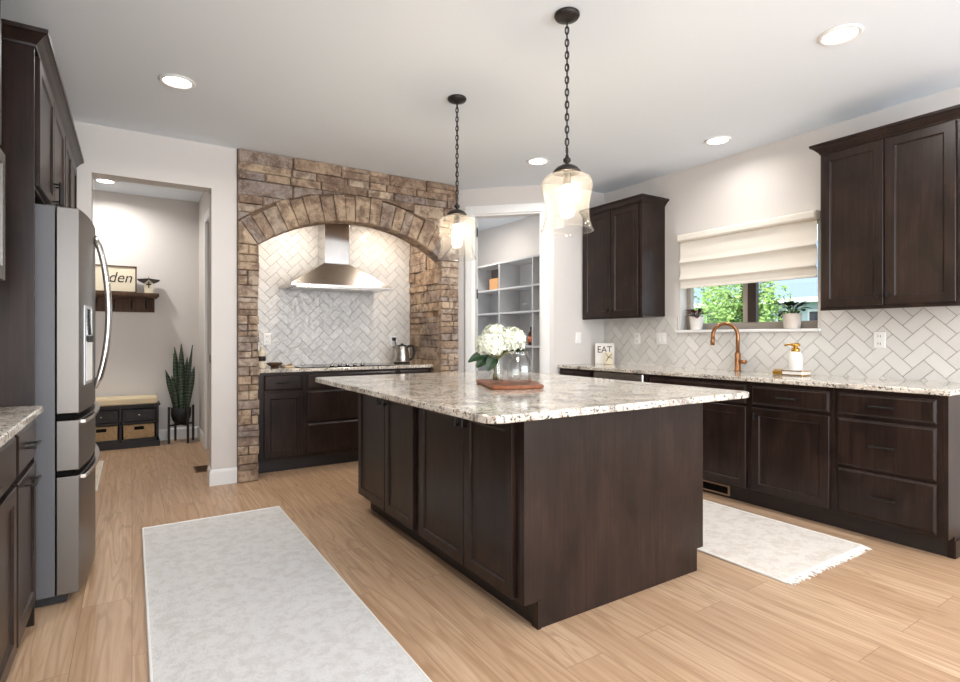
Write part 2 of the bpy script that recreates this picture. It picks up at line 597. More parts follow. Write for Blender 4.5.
# baseboards
def baseboard(name, path):
    p = [(0, 0), (.016, 0), (.016, .105), (.011, .120), (.006, .128), (0, .130)]
    return struct(sweep_profile(path, p).build(name, 'trim'))
baseboard('baseboard_mudroom', [((XL, MY), (0, -1)), ((.68, MY), (-1, -1)), ((.68, 6.61), (-1, 0))])
baseboard('baseboard_column', [((.545, 5.06), (-1, 0)), ((.545, YF), (-1, -1)), ((.735, YF), (0, -1))])
baseboard('baseboard_opening', [((-.25, 5.06), (1, 0)), ((-.25, YF), (1, -1)), ((-.30, YF), (0, -1))])
# niche shell behind the stone
NX0, NX1, NYB, NZT = .897, 2.653, 5.62, 2.46
mb = MB().box(.80, NX1 + .2, NYB + .012, NYB + .12, 0, CZ).box(.80, NX0 - .03, YF + .16, NYB + .012, 0, CZ)
mb.box(NX1 + .03, NX1 + .2, YF + .0, NYB + .012, 0, CZ).box(NX0 - .03, NX1 + .03, 5.02, NYB + .012, NZT, CZ)
struct(mb.build('wall_niche', 'wall'))
# angled pantry wall x + y = 7.9, door hole, return wall
K = 7.9
def ang(t, n, z):
    """t along wall from the stone end, n towards the room"""
    r = math.sqrt(.5)
    return (2.86 + t * r - n * r, (K - 2.86) - t * r - n * r, z)
def angbox(mb, t0, t1, n0, n1, z0, z1):
    vs = [ang(t0, n0, z0), ang(t1, n0, z0), ang(t1, n1, z0), ang(t0, n1, z0), ang(t0, n0, z1), ang(t1, n0, z1), ang(t1, n1, z1), ang(t0, n1, z1)]
    return mb.add(vs, [(3, 2, 1, 0), (4, 5, 6, 7), (0, 1, 5, 4), (1, 2, 6, 5), (2, 3, 7, 6), (3, 0, 4, 7)])
T0, T1, TE = .245, .962, 1.089      # door opening on the angled wall, end of the wall
DZ = 2.50
mb = MB()
angbox(mb, -.06, T0, -.12, 0, 0, CZ); angbox(mb, T0, T1, -.12, 0, DZ, CZ); angbox(mb, T1, TE, -.12, 0, 0, CZ)
struct(mb.build('wall_pantry', 'wall'))
struct(box(3.63, XR, 4.27, 4.39, 0, CZ).build('wall_return', 'wall'))
mb = MB()
for a0, a1, z0, z1 in ((T0 - .085, T0, 0, DZ + .085), (T1, T1 + .085, 0, DZ + .085), (T0, T1, DZ, DZ + .085)):
    angbox(mb, a0, a1, 0, .018, z0, z1)
    angbox(mb, a0 + .012, a1 - .012 if a1 - a0 < .2 else a1, .018, .024, z0, z1 - .012)
angbox(mb, T0, T0 + .018, -.12, 0, 0, DZ); angbox(mb, T1 - .018, T1, -.12, 0, 0, DZ); angbox(mb, T0, T1, -.12, 0, DZ - .018, DZ)
struct(mb.build('trim_2', 'trim'))
# open pantry door, swung into the pantry
hx, hy, _ = ang(T0 + .02, -.12, 0)
dv = Vector((math.cos(math.radians(59.5)), math.sin(math.radians(59.5)), 0)); nv = Vector((-dv.y, dv.x, 0))
def pd(a, nn, z): return (hx + dv.x * a + nv.x * nn, hy + dv.y * a + nv.y * nn, z)
mb = MB().loops(lambda u, z, nn: pd(u, nn, z), 0, .64, .012, DZ - .02, [(0, 0), (0, .036)])
d2 = struct(mb.build('door_2', 'trim'))
for z0 in (.25, .95, 1.62, 2.28):
    q = MB()
    a = ang(T0 + .012, -.085, 0)
    q.box(a[0] - .012, a[0] + .012, a[1] - .012, a[1] + .012, z0, z0 + .10)
    q.build('hinge', 'black', d2)
# pantry interior walls
struct(box(2.853, XR, 7.25, 7.37, 0, CZ).build('wall_pantry_back', 'wall'))
# rear wall with two wide openings added to let light in (open living area behind the camera)
mb = MB().box(XL, -.5, YB - .1, YB, 0, CZ).box(1.6, 1.8, YB - .1, YB, 0, CZ).box(3.9, XR, YB - .1, YB, 0, CZ)
mb.box(-.5, 1.6, YB - .1, YB, 2.55, CZ).box(1.8, 3.9, YB - .1, YB, 2.55, CZ).box(-.5, 1.6, YB - .1, YB, 0, .25).box(1.8, 3.9, YB - .1, YB, 0, .25)
struct(mb.build('wall_back', 'wall'))

# ------------------------------------------------------------------ stone surround
AC = 1.775; AR = 1.474; AZ = 2.275 - AR          # arch centre x, radius, centre z
RING = .245
SX0, SX1 = .737, 2.856
def z_arc(x, r): 
    d = r * r - (x - AC) ** 2
    return AZ + math.sqrt(d) if d > 0 else -9
def clip(poly, f):
    """keep f(p) >= 0"""
    out = []
    for i in range(len(poly)):
        a, b = poly[i], poly[(i + 1) % len(poly)]
        fa, fb = f(a), f(b)
        if fa >= 0: out.append(a)
        if (fa >= 0) != (fb >= 0):
            t = fa / (fa - fb)
            out.append((a[0] + (b[0] - a[0]) * t, a[1] + (b[1] - a[1]) * t))
    return out
def inset(poly, d):
    """shrink a near-convex polygon about its edges (centroid approximation)"""
    cx = sum(p[0] for p in poly) / len(poly); cz = sum(p[1] for p in poly) / len(poly)
    out = []
    for x, z in poly:
        L = math.hypot(x - cx, z - cz) or 1
        k = max(0.25, 1 - d * 1.35 / L)
        out.append((cx + (x - cx) * k, cz + (z - cz) * k))
    return out
def stone_block(mb, poly, fr, depth, back, tint):
    """polygon block with a rounded, slightly uneven face"""
    k = len(poly)
    p1 = inset(poly, .003); p2 = inset(poly, .011)
    vs = [fr(x, z, back) for x, z in p1] + [fr(x, z, depth - .010 + random.uniform(-.003, .003)) for x, z in p1]
    vs += [fr(x, z, depth + random.uniform(-.004, .004)) for x, z in p2]
    fs = []
    for j in range(2):
        for i in range(k):
            fs.append((j * k + i, j * k + (i + 1) % k, (j + 1) * k + (i + 1) % k, (j + 1) * k + i))
    cx = sum(p[0] for p in p2) / k; cz = sum(p[1] for p in p2) / k
    vs.append(fr(cx, cz, depth + random.uniform(-.002, .006)))
    for i in range(k):
        fs.append((2 * k + i, 2 * k + (i + 1) % k, 3 * k))
    mb.add(vs, fs, tint)
def ashlar(u0, u1, z0, z1, hs=(.05, .075, .10, .13), ws=(.10, .38), seed=1):
    """rows of blocks with some two-course stones"""
    rnd = random.Random(seed)
    rects = []
    z = z0
    while z < z1 - .02:
        h = rnd.choice(hs)
        if z + h > z1 - .045: h = z1 - z
        u = u0
        while u < u1 - .01:
            w = rnd.uniform(*ws)
            if u + w > u1 - ws[0] * .7: w = u1 - u
            if h > .095 and rnd.random() < .38:
                k = rnd.uniform(.35, .65)
                rects += [(u, u + w, z, z + h * k), (u, u + w, z + h * k, z + h)]
            else:
                rects.append((u, u + w, z, z + h))
            u += w
        z += h
    return rects
ZS = AZ + math.sqrt(AR ** 2 - (AC - NX0) ** 2)    # springing height
fr_s = face_ym(YF - .01)
mb = MB()
rnd = random.Random(3)
# piers
for a, b, sd in ((SX0, NX0, 5), (NX1, SX1, 9)):
    for (u0, u1, z0, z1) in ashlar(a, b, 0, ZS - .0, ws=(.07, .2), seed=sd):
        j0 = -.008 if u0 > 1 and abs(u0 - NX1) < .01 else 0
        j1 = rnd.uniform(0, .014) if abs(u1 - NX0) < .01 else 0
        stone_block(mb, [(u0 + j0, z0), (u1 + j1, z0), (u1 + j1, z1), (u0 + j0, z1)], fr_s, .028 + rnd.uniform(-.007, .009), -.04, rnd.random())
# voussoirs
a0 = math.asin((NX1 - AC) / AR)
ang_list = [-a0 - .20]
while ang_list[-1] < a0 + .20:
    ang_list.append(ang_list[-1] + rnd.uniform(.045, .095))
for i in range(len(ang_list) - 1):
    t0, t1 = ang_list[i], ang_list[i + 1]
    r1 = AR + RING + rnd.uniform(-.018, .018)
    P_ = lambda t, r: (AC + r * math.sin(t), AZ + r * math.cos(t))
    poly = [P_(t0, AR), P_(t1, AR), P_(t1, r1), P_((t0 + t1) / 2, r1 + .002), P_(t0, r1)]
    poly = clip(poly, lambda p: p[0] - SX0)
    poly = clip(poly, lambda p: SX1 - p[0])
    poly = clip(poly, lambda p: p[1] - ZS + (.0 if NX0 < p[0] < NX1 else .0))
    if len(poly) > 2:
        stone_block(mb, poly, fr_s, .034 + rnd.uniform(-.005, .008), -.13, rnd.uniform(.1, .9))
# field above the arch
for (u0, u1, z0, z1) in ashlar(SX0, SX1, ZS + .001, CZ - .002, hs=(.07, .10, .13, .15), ws=(.16, .46), seed=21):
    ro = AR + RING + .004
    m = 8
    bot = [(u0 + (u1 - u0) * i / m, max(z0, z_arc(u0 + (u1 - u0) * i / m, ro))) for i in range(m + 1)]
    if all(q[1] >= z1 - .012 for q in bot): continue
    bot = [(x, min(z, z1)) for x, z in bot]
    hi = [q for q in bot if q[1] < z1 - .003]
    if len(hi) < 2: continue
    if all(abs(q[1] - z0) < 1e-6 for q in bot):
        poly = [(u0, z0), (u1, z0), (u1, z1), (u0, z1)]
    else:
        i0 = bot.index(hi[0]); i1 = bot.index(hi[-1])
        lo = bot[i0:i1 + 1]
        poly = lo + [(lo[-1][0], z1), (lo[0][0], z1)]
    stone_block(mb, poly, fr_s, .030 + rnd.uniform(-.008, .010), -.04, rnd.random())
# inner faces of the niche
struct(mb.build('wall_stone', 'stone'))
for fr, sd, nm in ((face_xm(NX1 + .02), 31, 'wall_stone_right'), (face_xp(NX0 - .02), 41, 'wall_stone_left')):
    mb = MB()
    for (u0, u1, z0, z1) in ashlar(YF + .02, NYB, 0, NZT, hs=(.06, .09, .13, .16), ws=(.14, .40), seed=sd):
        stone_block(mb, [(u0, z0), (u1, z0), (u1, z1), (u0, z1)], fr, .022 + rnd.uniform(-.012, .018), -.01, rnd.uniform(.2, 1))
    struct(mb.build(nm, 'stone'))
# mortar bed behind the blocks
mb = MB()
yb0, yb1 = YF - .012, YF + .12
mb.box(SX0, NX0 - .004, yb0, YF + .16, 0, CZ - .001).box(NX1 + .004, SX1 - .003, yb0, YF + .16, 0, CZ - .001)
m = 28
for i in range(m):
    xa = NX0 + (NX1 - NX0) * i / m; xb = NX0 + (NX1 - NX0) * (i + 1) / m
    za, zb = z_arc(xa, AR + .006), z_arc(xb, AR + .006)
    vs = [(xa, yb0, za), (xb, yb0, zb), (xb, yb1, zb), (xa, yb1, za), (xa, yb0, CZ - .001), (xb, yb0, CZ - .001), (xb, yb1, CZ - .001), (xa, yb1, CZ - .001)]
    mb.add(vs, [(3, 2, 1, 0), (4, 5, 6, 7), (0, 1, 5, 4), (2, 3, 7, 6)])
mb.box(NX1 + .018, NX1 + .05, YF + .02, NYB, 0, NZT).box(NX0 - .05, NX0 - .018, YF + .02, NYB, 0, NZT)
struct(mb.build('wall_stone_bed', 'mortar'))

# ------------------------------------------------------------------ herringbone tile
def herringbone(fr, u0, u1, z0, z1, w, m, name, holes=(), tilt=0.0, seed=2, gap=.0035, ph=(0, 0)):
    rnd = random.Random(seed)
    mb = MB()
    R2 = math.sqrt(.5)
    cu, cz = u0 + ph[0], z0 + ph[1]
    rng = int((u1 - u0 + z1 - z0) / w) + 4
    for i in range(-rng, rng):
        for j in range(-rng, rng):
            ox, oy = i + 2 * j, i - 2 * j
            for (ax, bx, ay, by) in ((0, 2, 0, 1), (-1, 0, 0, 2)):
                q = [(ox + ax, oy + ay), (ox + bx, oy + ay), (ox + bx, oy + by), (ox + ax, oy + by)]
                gg = gap / 2 / w
                q = [(q[0][0] + gg, q[0][1] + gg), (q[1][0] - gg, q[1][1] + gg), (q[2][0] - gg, q[2][1] - gg), (q[3][0] + gg, q[3][1] - gg)]
                p = [(cu + (x - y) * R2 * w, cz + (x + y) * R2 * w) for x, y in q]
                if max(a for a, _ in p) < u0 or min(a for a, _ in p) > u1 or max(b for _, b in p) < z0 or min(b for _, b in p) > z1: continue
                cx0 = sum(a for a, _ in p) / 4; cz0 = sum(b for _, b in p) / 4
                pieces = [clip(clip(clip(clip(p, lambda t: t[0] - u0), lambda t: u1 - t[0]), lambda t: t[1] - z0), lambda t: z1 - t[1])]
                for (a, b, c, d) in holes:
                    nxt = []
                    for pc in pieces:
                        if len(pc) < 3: continue
                        nxt.append(clip(pc, lambda t: a - t[0]))
                        r = clip(pc, lambda t: t[0] - a)
                        if len(r) > 2:
                            nxt.append(clip(r, lambda t: t[0] - b))
                            r = clip(r, lambda t: b - t[0])
                            if len(r) > 2:
                                nxt.append(clip(r, lambda t: c - t[1])); nxt.append(clip(r, lambda t: t[1] - d))
                    pieces = nxt
                tu, tv = rnd.gauss(0, tilt), rnd.gauss(0, tilt)
                ti = rnd.random()
                for pc in pieces:
                    if len(pc) < 3: continue
                    k = len(pc)
                    f = lambda t, base: base + (t[0] - cx0) * tu + (t[1] - cz0) * tv
                    vs = [fr(t[0], t[1], 0) for t in pc] + [fr(t[0], t[1], f(t, .007)) for t in pc]
                    mb.add(vs, [tuple(range(k, 2 * k))] + [(a_, (a_ + 1) % k, k + (a_ + 1) % k, k + a_) for a_ in range(k)], ti)
    return mb.build(name, m)

bs = struct(herringbone(face_ym(NYB + .004), NX0 + .0, NX1 - .0, .925, NZT, .0746, 'tile_gloss', 'wall_backsplash_range', tilt=.012, seed=4, ph=(.04, .03)))
struct(box(NX0 - .02, NX1 + .02, NYB + .003, NYB + .012, .88, NZT).build('trim_3', 'grout'))
SILL0, SILL1 = 2.045, 3.325
bs = struct(herringbone(face_xm(XR - .004), 1.05, 4.27, .925, 1.404, .0806, 'tile', 'wall_backsplash_sink',
                        holes=((SILL0, SILL1, 1.25, 1.6),), seed=8, ph=(.03, .02)))
mb = MB().box(XR - .005, XR, 1.05, SILL0, .9, 1.404).box(XR - .005, XR, SILL1, 4.27, .9, 1.404).box(XR - .005, XR, SILL0, SILL1, .9, 1.25)
struct(mb.build('trim_4', 'grout'))

# ------------------------------------------------------------------ window over the sink
mb = MB()
XW = XR + .095
mb.box(XW, XW + .05, WY0, WY1, WZ0, WZ0 + .062).box(XW, XW + .05, WY0, WY1, WZ1 - .05, WZ1)
zr = (WZ0 + .062, WZ1 - .05)
mb.box(XW, XW + .05, WY0, WY0 + .045, *zr).box(XW, XW + .05, WY1 - .045, WY1, *zr)
mb.box(XW, XW + .05, 2.679, 2.73, *zr)
w1 = struct(mb.build('window_1', 'taupe', bevel=.003))
MB().box(XW - .012, XW + .03, 2.606, 2.678, WZ0 + .063, WZ1 - .05).build('window_sash', 'darkbrown', w1, label='dark brown sash edge')
MB().box(XW + .022, XW + .026, WY0 + .04, WY1 - .04, WZ0 + .06, WZ1 - .045).build('window_pane', 'pane', w1)
struct(box(XR - .038, XW + .01, SILL0, SILL1, WZ0 - .024, WZ0 + .0).build('window_sill', 'trim', bevel=.004))

# ------------------------------------------------------------------ outside the window
struct(box(4.6, 30, -12, 30, -.5, -.4).build('ground', 'grass'))
def foliage_tree(loc, rx, rz, zc, nleaf, size, label, seed):
    t = thing('tree', loc, label, 'tree', 'trees outside the sink window')
    rnd = random.Random(seed)
    x, y, z = loc
    mbt = MB().tube([(x, y, z), (x + .03, y, z + zc * .6), (x, y + .05, z + zc + rz * .5)], [.10, .07, .02], 8)
    for k in range(7):
        a = rnd.uniform(0, 6.28)
        h = z + zc - rz * .6 + k * .2
        mbt.tube([(x, y, h), (x + math.cos(a) * rx * .6, y + math.sin(a) * rx * .6, h + .45)], [.035, .01], 6)
    mbt.build('trunk', 'bark', t)
    blobs = [(rnd.gauss(0, .42), rnd.gauss(0, .42), rnd.gauss(0, .42), rnd.uniform(.25, .45)) for _ in range(26)]
    mb = MB()
    for _ in range(nleaf):
        b = rnd.choice(blobs)
        v = Vector((rnd.gauss(0, 1), rnd.gauss(0, 1), rnd.gauss(0, 1))).normalized() * b[3] * rnd.uniform(.75, 1.05)
        c = Vector((x + (b[0] + v.x) * rx, y + (b[1] + v.y) * rx, z + zc + (b[2] + v.z) * rz))
        a = Vector((rnd.gauss(0, 1), rnd.gauss(0, 1), rnd.gauss(0, 1))).normalized()
        q = a.orthogonal().normalized()
        s_ = size * rnd.uniform(.6, 1.3)
        mb.add([c - a * s_, c + q * s_ * .45, c + a * s_, c - q * s_ * .45], [(0, 1, 2, 3)])
    mb.build('foliage', 'foliage', t)
    return t
foliage_tree((10, 6.12, -.4), .74, 1.7, 2.1, 9000, .055, 'leafy green tree in the middle of the sink window view', 1)
foliage_tree((11.0, 8.35, -.4), .40, 1.5, 2.0, 2600, .055, 'narrow tree at the far left edge of the sink window', 5)
nh = thing('house', (18, 7, -.4), 'pale blue neighbouring house seen through the sink window', 'house')
box(16.5, 24, 4.0, 15.0, -.4, 2.32).build('wall', 'siding', nh)
MB().add([(16.1, 3.6, 2.30), (16.1, 15.4, 2.30), (20.2, 15.4, 4.6), (20.2, 3.6, 4.6), (24.4, 15.4, 2.3), (24.4, 3.6, 2.3)],
         [(0, 1, 2, 3), (3, 2, 4, 5), (0, 3, 5), (1, 4, 2), (0, 5, 4, 1)]).build('roof', 'asphalt', nh)
box(16.02, 16.14, 3.6, 15.4, 2.2, 2.34).build('gutter', 'trim', nh)
for y0 in (6.6, 7.5, 8.4, 10.8, 12.4):
    w = box(16.44, 16.52, y0, y0 + .62, 1.0, 2.0).build('window', 'trim', nh)
    box(16.42, 16.45, y0 + .06, y0 + .56, 1.06, 1.94).build('pane', 'blackglass', w)

# ------------------------------------------------------------------ roller shade over the window
sh = thing('window_shade', (XR - .04, 2.7, 2.10), 'ivory fabric window shade hanging half lowered over the sink window', 'window shade')
MB().loops(face_xm(XR - .006), 2.048, 3.268, 2.090, 2.155, [(0, 0), (0, .07), (.010, .082), (.016, .084)]).build('headrail', 'shade', sh, bevel=.004)
prof = [(.050, 2.09), (.050, 1.955), (.053, 1.925), (.066, 1.905), (.068, 1.893), (.055, 1.889), (.048, 1.84), (.047, 1.80), (.054, 1.765),
        (.066, 1.748), (.067, 1.737), (.054, 1.733), (.047, 1.71), (.047, 1.675), (.047, 1.668)]
vs, fs = [], []
ny = 24
for (o, z) in prof:
    for i in range(ny + 1):
        y = 2.058 + (3.256 - 2.058) * i / ny
        vs.append((XR - o + .002 * pnoise(Vector((y * 3, z * 6, 0))), y, z + .003 * math.sin(y * 4)))
for (o, z) in reversed(prof):
    for i in range(ny + 1):
        y = 2.058 + (3.256 - 2.058) * i / ny
        vs.append((XR - o + .004, y, z + .003 * math.sin(y * 4)))
nr = 2 * len(prof)
for j in range(nr - 1):
    for i in range(ny):
        k = ny + 1
        fs.append((j * k + i, j * k + i + 1, (j + 1) * k + i + 1, (j + 1) * k + i))
MB().add(vs, fs).build('fabric', 'shade', sh, smooth=True)
box(XR - .053, XR - .040, 2.058, 3.256, 1.656, 1.676).build('bottom_rail', 'shade', sh, bevel=.004)

# ------------------------------------------------------------------ right run: base cabinets
FX = 3.705         # face frame plane
frR = face_xm(FX)
ZT = .893
def base_body(t, y0, y1, toe=True):
    mb = MB().box(FX, XR - .008, y0, y1, .112, ZT)
    mb.build('body', 'wood', t, bevel=.002)
    if toe: box(FX + .072, XR - .008, y0, y1, 0, .112).build('toe_kick', 'plinth', t)
def cab(name, y0, y1, label, group='base cabinets along the sink wall'):
    t = thing(name, (FX + .3, (y0 + y1) / 2, 0), label, 'cabinet', group)
    return t
c1 = cab('drawer_cabinet', 1.124, 1.67, 'dark three-drawer base cabinet at the open end of the sink counter')
base_body(c1, 1.124, 1.67)
for z0, z1 in ((.735, .867), (.421, .712), (.130, .404)):
    d = drawer(frR, 1.152, 1.648, z0, z1, c1)
    pull(frR, 1.40, (z0 + z1) / 2 + .0, .13, d)
c2 = cab('base_cabinet', 1.67, 2.222, 'dark base cabinet with one drawer over one door, under the soap bottle')
base_body(c2, 1.67, 2.222)
d = drawer(frR, 1.692, 2.200, .735, .867, c2); pull(frR, 1.946, .80, .13, d)
d = door(frR, 1.692, 2.200, .130, .712, c2); pull(frR, 2.17, .655, .05, d, True)
c3 = cab('sink_cabinet', 2.222, 3.12, 'wide dark sink base cabinet below the copper faucet')
base_body(c3, 2.222, 3.12)
drawer(frR, 2.244, 3.098, .735, .867, c3).name = 'false_front'
for a, b, k in ((2.244, 2.668, 2.64), (2.674, 3.098, 2.702)):
    d = door(frR, a, b, .130, .712, c3); pull(frR, k, .655, .05, d, True)
v = MB(); fbox(v, face_xm(FX + .072), 2.42, 2.66, .018, .094, 0, .012)
v = v.build('toe_vent', mat('tan vent frame', lin(150, 120, 96), .5), c3, label='tan framed toe kick vent')
q = MB(); fbox(q, face_xm(FX + .072), 2.432, 2.648, .030, .082, .011, .0135); q.build('vent_grille', 'void', v)
dw = thing('dishwasher', (FX + .3, 3.46, 0), 'stainless dishwasher built in under the sink counter', 'dishwasher')
box(FX + .01, XR - .01, 3.155, 3.755, .10, ZT - .012).build('body', 'blackmatte', dw)
MB().loops(frR, 3.162, 3.750, .12, .886, [(0, -.01), (0, .022), (.006, .030)]).build('door', 'steel', dw)
pull(frR, 3.456, .800, .50, dw, m='steel', name='handle', n0=.03)
box(FX + .072, XR - .01, 3.122, 3.79, 0, .10).build('toe_kick', 'plinth', dw)
box(FX - .004, FX + .02, 3.122, 3.155, .112, ZT).build('filler_strip', 'wood', dw)
c4 = cab('base_cabinet', 3.79, 4.262, 'dark base cabinet in the far corner, left of the dishwasher')
base_body(c4, 3.79, 4.262)
d = drawer(frR, 3.812, 4.24, .735, .867, c4); pull(frR, 4.03, .80, .13, d)
d = door(frR, 3.812, 4.24, .130, .712, c4); pull(frR, 3.85, .655, .05, d, True)
# finished end panel belongs to the drawer cabinet
pts = [(FX + .072, 0), (XR - .006, 0), (XR - .006, ZT), (FX - .002, ZT), (FX - .002, .112), (FX + .072, .112)]
vs = [(x, 1.104, z) for x, z in pts] + [(x, 1.124, z) for x, z in pts]
k = len(pts)
MB().add(vs, [tuple(range(k)), tuple(range(2 * k - 1, k - 1, -1))] + [(i, (i + 1) % k, k + (i + 1) % k, k + i) for i in range(k)]).build('end_panel', 'wood', c1, bevel=.001)
box(FX + .066, FX + .084, 1.098, 1.13, 0, .116).build('corner_strip', 'wood', c1)
box(FX + .070, XR - .02, 1.094, 1.105, 0, .095).build('base_shoe', 'wood', c1)
def slab(pts, z0, z1, name, label, bev=.006):
    o = MB().prism(pts, z0, z1).build(name, 'granite', bevel=bev, seg=3)
    return tag(o, label, 'countertop')
CX = FX - .032
slab([(CX, 1.085), (XR - .003, 1.085), (XR - .003, 4.266), (CX, 4.266)], ZT + .001, .925, 'countertop', 'speckled granite counter along the sink wall')

# upper cabinets right wall
UX = 4.02
frU = face_xm(UX)
def upper(y0, y1, doors, label, crown_path, knobs):
    t = thing('upper_cabinet', ((UX + XR) / 2, (y0 + y1) / 2, 1.405), label, 'cabinet', 'upper cabinets on the sink wall')
    box(UX, XR - .002, y0, y1, 1.41, 2.49).build('body', 'wood', t, bevel=.002)
    box(UX - .001, UX + .02, y0, y1, 1.392, 1.415).build('light_rail', 'wood', t)
    for (a, b), k in zip(doors, knobs):
        d = door(frU, a, b, 1.415, 2.462, t); knob(frU, k, 1.475, d)
    sweep_profile(crown_path, crown_prof(2.472)).build('crown_moulding', 'wood', t)
    return t
upper(1.124, 1.90, ((1.160, 1.512), (1.520, 1.887)), 'large dark two-door wall cabinet right of the sink window',
      [((XR - .003, 1.90), (0, 1)), ((UX, 1.90), (-1, 1)), ((UX, 1.124), (-1, 0))], (1.49, 1.545))
upper(3.466, 4.262, ((3.500, 3.842), (3.850, 4.225)), 'dark two-door wall cabinet left of the sink window beside the pantry',
      [((UX, 4.262), (-1, 0)), ((UX, 3.466), (-1, -1)), ((XR - .003, 3.466), (0, -1))], (3.815, 3.875))

# ------------------------------------------------------------------ island
isl = thing('kitchen_island', (1.93, 2.7, 0), 'large dark kitchen island in the middle of the oak floor', 'kitchen island')
IX0, IX1, IY0, IY1 = 1.345, 2.515, 1.79, 3.655
frI = face_xm(IX0)
box(IX0, IX1, IY0, IY1, .114, ZT).build('body', 'wood', isl, bevel=.002)
box(IX0 + .076, IX1 - .06, IY0 + .01, IY1 - .004, 0, .114).build('toe_kick', 'plinth', isl)
mb = MB()
pts = [(IX0 + .070, 0), (IX1 - .05, 0), (IX1 - .05, .114), (IX1, .114), (IX1, ZT), (IX0 - .002, ZT), (IX0 - .002, .114), (IX0 + .070, .114)]
vs = [(x, IY0 - .026, z) for x, z in pts] + [(x, IY0, z) for x, z in pts]
k = len(pts)
mb.add(vs, [tuple(range(k)), tuple(range(2 * k - 1, k - 1, -1))] + [(i, (i + 1) % k, k + (i + 1) % k, k + i) for i in range(k)])
mb.build('end_panel', 'wood', isl, bevel=.0015)
box(IX0 + .066, IX0 + .084, IY0 - .030, IY0 + .01, 0, .118).build('corner_strip', 'wood', isl)
doors = ((1.825, 2.213, 1.0), (2.219, 2.690, 0), (2.766, 3.170, 1.0), (3.176, 3.640, 0))
for a, b, side in doors:
    d = door(frI, a, b, .122, .872, isl)
    pull(frI, (b - .03) if side else (a + .03), .815, .06, d, True)
def rounded(x0, x1, y0, y1, r, n=6):
    out = []
    for cx, cy, a0 in ((x1 - r, y1 - r, 0), (x0 + r, y1 - r, 90), (x0 + r, y0 + r, 180), (x1 - r, y0 + r, 270)):
        for i in range(n + 1):
            a = math.radians(a0 + 90 * i / n)
            out.append((cx + r * math.cos(a), cy + r * math.sin(a)))
    return out
slab(rounded(1.075, 2.735, 1.615, 3.87, .07), ZT + .001, .925, 'island_countertop', 'wide speckled granite slab on the kitchen island')

# ------------------------------------------------------------------ range wall cabinets
RY = 5.045
frG = face_ym(RY)
def rcab(name, x0, x1, label):
    t = thing(name, ((x0 + x1) / 2, RY + .28, 0), label, 'cabinet', 'base cabinets under the cooktop')
    box(x0, x1, RY, NYB - .01, .112, ZT).build('body', 'wood', t, bevel=.002)
    box(x0, x1, RY + .07, NYB - .01, 0, .112).build('toe_kick', 'plinth', t)
    return t
t = rcab('base_cabinet', .925, 1.325, 'dark base cabinet with one drawer and one door beside the left stone pier')
d = drawer(frG, .975, 1.307, .735, .872, t); pull(frG, 1.14, .805, .13, d)
d = door(frG, .975, 1.307, .145, .715, t); pull(frG, 1.275, .655, .05, d, True)
t = rcab('drawer_cabinet', 1.325, 2.245, 'wide dark drawer cabinet directly under the cooktop')
for z0, z1 in ((.735, .872), (.437, .716), (.145, .418)):
    d = drawer(frG, 1.347, 2.222, z0, z1, t)
t = rcab('base_cabinet', 2.245, 2.625, 'dark base cabinet below the kettle at the right end')
d = drawer(frG, 2.267, 2.600, .735, .872, t)
d = door(frG, 2.267, 2.600, .145, .715, t); pull(frG, 2.30, .655, .05, d, True)
slab([(.905, RY - .03), (2.64, RY - .03), (2.64, NYB - .004), (.905, NYB - .004)], ZT + .001, .925, 'countertop', 'speckled granite counter inside the stone cooking niche')
# cooktop
ck = thing('cooktop', (1.76, 5.30, .926), 'black glass cooktop with steel knobs set in the niche counter', 'cooktop')
box(1.30, 2.22, 5.055, 5.56, .9255, .932).build('glass_plate', 'blackglass', ck, bevel=.002)
for i in range(5):
    MB().lathe([(.019, 0), (.019, .012), (.016, .024), (.0, .025)], (1.60 + .075 * i, 5.105, .931), 16).build('control_knob', 'steel', ck, smooth=True)
for (x, y, r) in ((1.50, 5.22, .08), (1.50, 5.44, .10), (1.98, 5.44, .08), (2.02, 5.22, .10), (1.75, 5.40, .11)):
    MB().lathe([(r - .004, 0), (r, 0), (r, .0008), (r - .004, .0008)], (x, y, .932), 32, closed=True).build('burner_ring', mat('burner ring print', lin(90, 90, 92), .4), ck)
# hood
hd = thing('range_hood', (1.73, 5.4, 1.68), 'stainless chimney range hood above the cooktop', 'range hood')
HX0, HX1, HY0 = 1.225, 2.225, 5.12
box(HX0, HX1, HY0, NYB - .004, 1.685, 1.710).build('lip', 'steel', hd, bevel=.003)
q = [(HX0 + .004, HY0 + .004, 1.709), (HX1 - .004, HY0 + .004, 1.709), (HX1 - .004, NYB - .004, 1.709), (HX0 + .004, NYB - .004, 1.709)]
cx0, cx1, cy0 = 1.607, 1.862, 5.36
r_ = [(cx0, cy0, 1.945), (cx1, cy0, 1.945), (cx1, NYB - .004, 1.945), (cx0, NYB - .004, 1.945)]
MB().add(q + r_, [(0, 1, 5, 4), (1, 2, 6, 5), (2, 3, 7, 6), (3, 0, 4, 7), (3, 2, 1, 0), (4, 5, 6, 7)]).build('canopy', 'steel', hd)
box(cx0 + .004, cx1 - .004, cy0 + .004, NYB - .004, 1.94, NZT - .002).build('chimney', 'chrome', hd, bevel=.002)
box(HX0 + .06, HX1 - .06, HY0 + .05, NYB - .06, 1.678, 1.686).build('filter_panel', 'steel', hd)

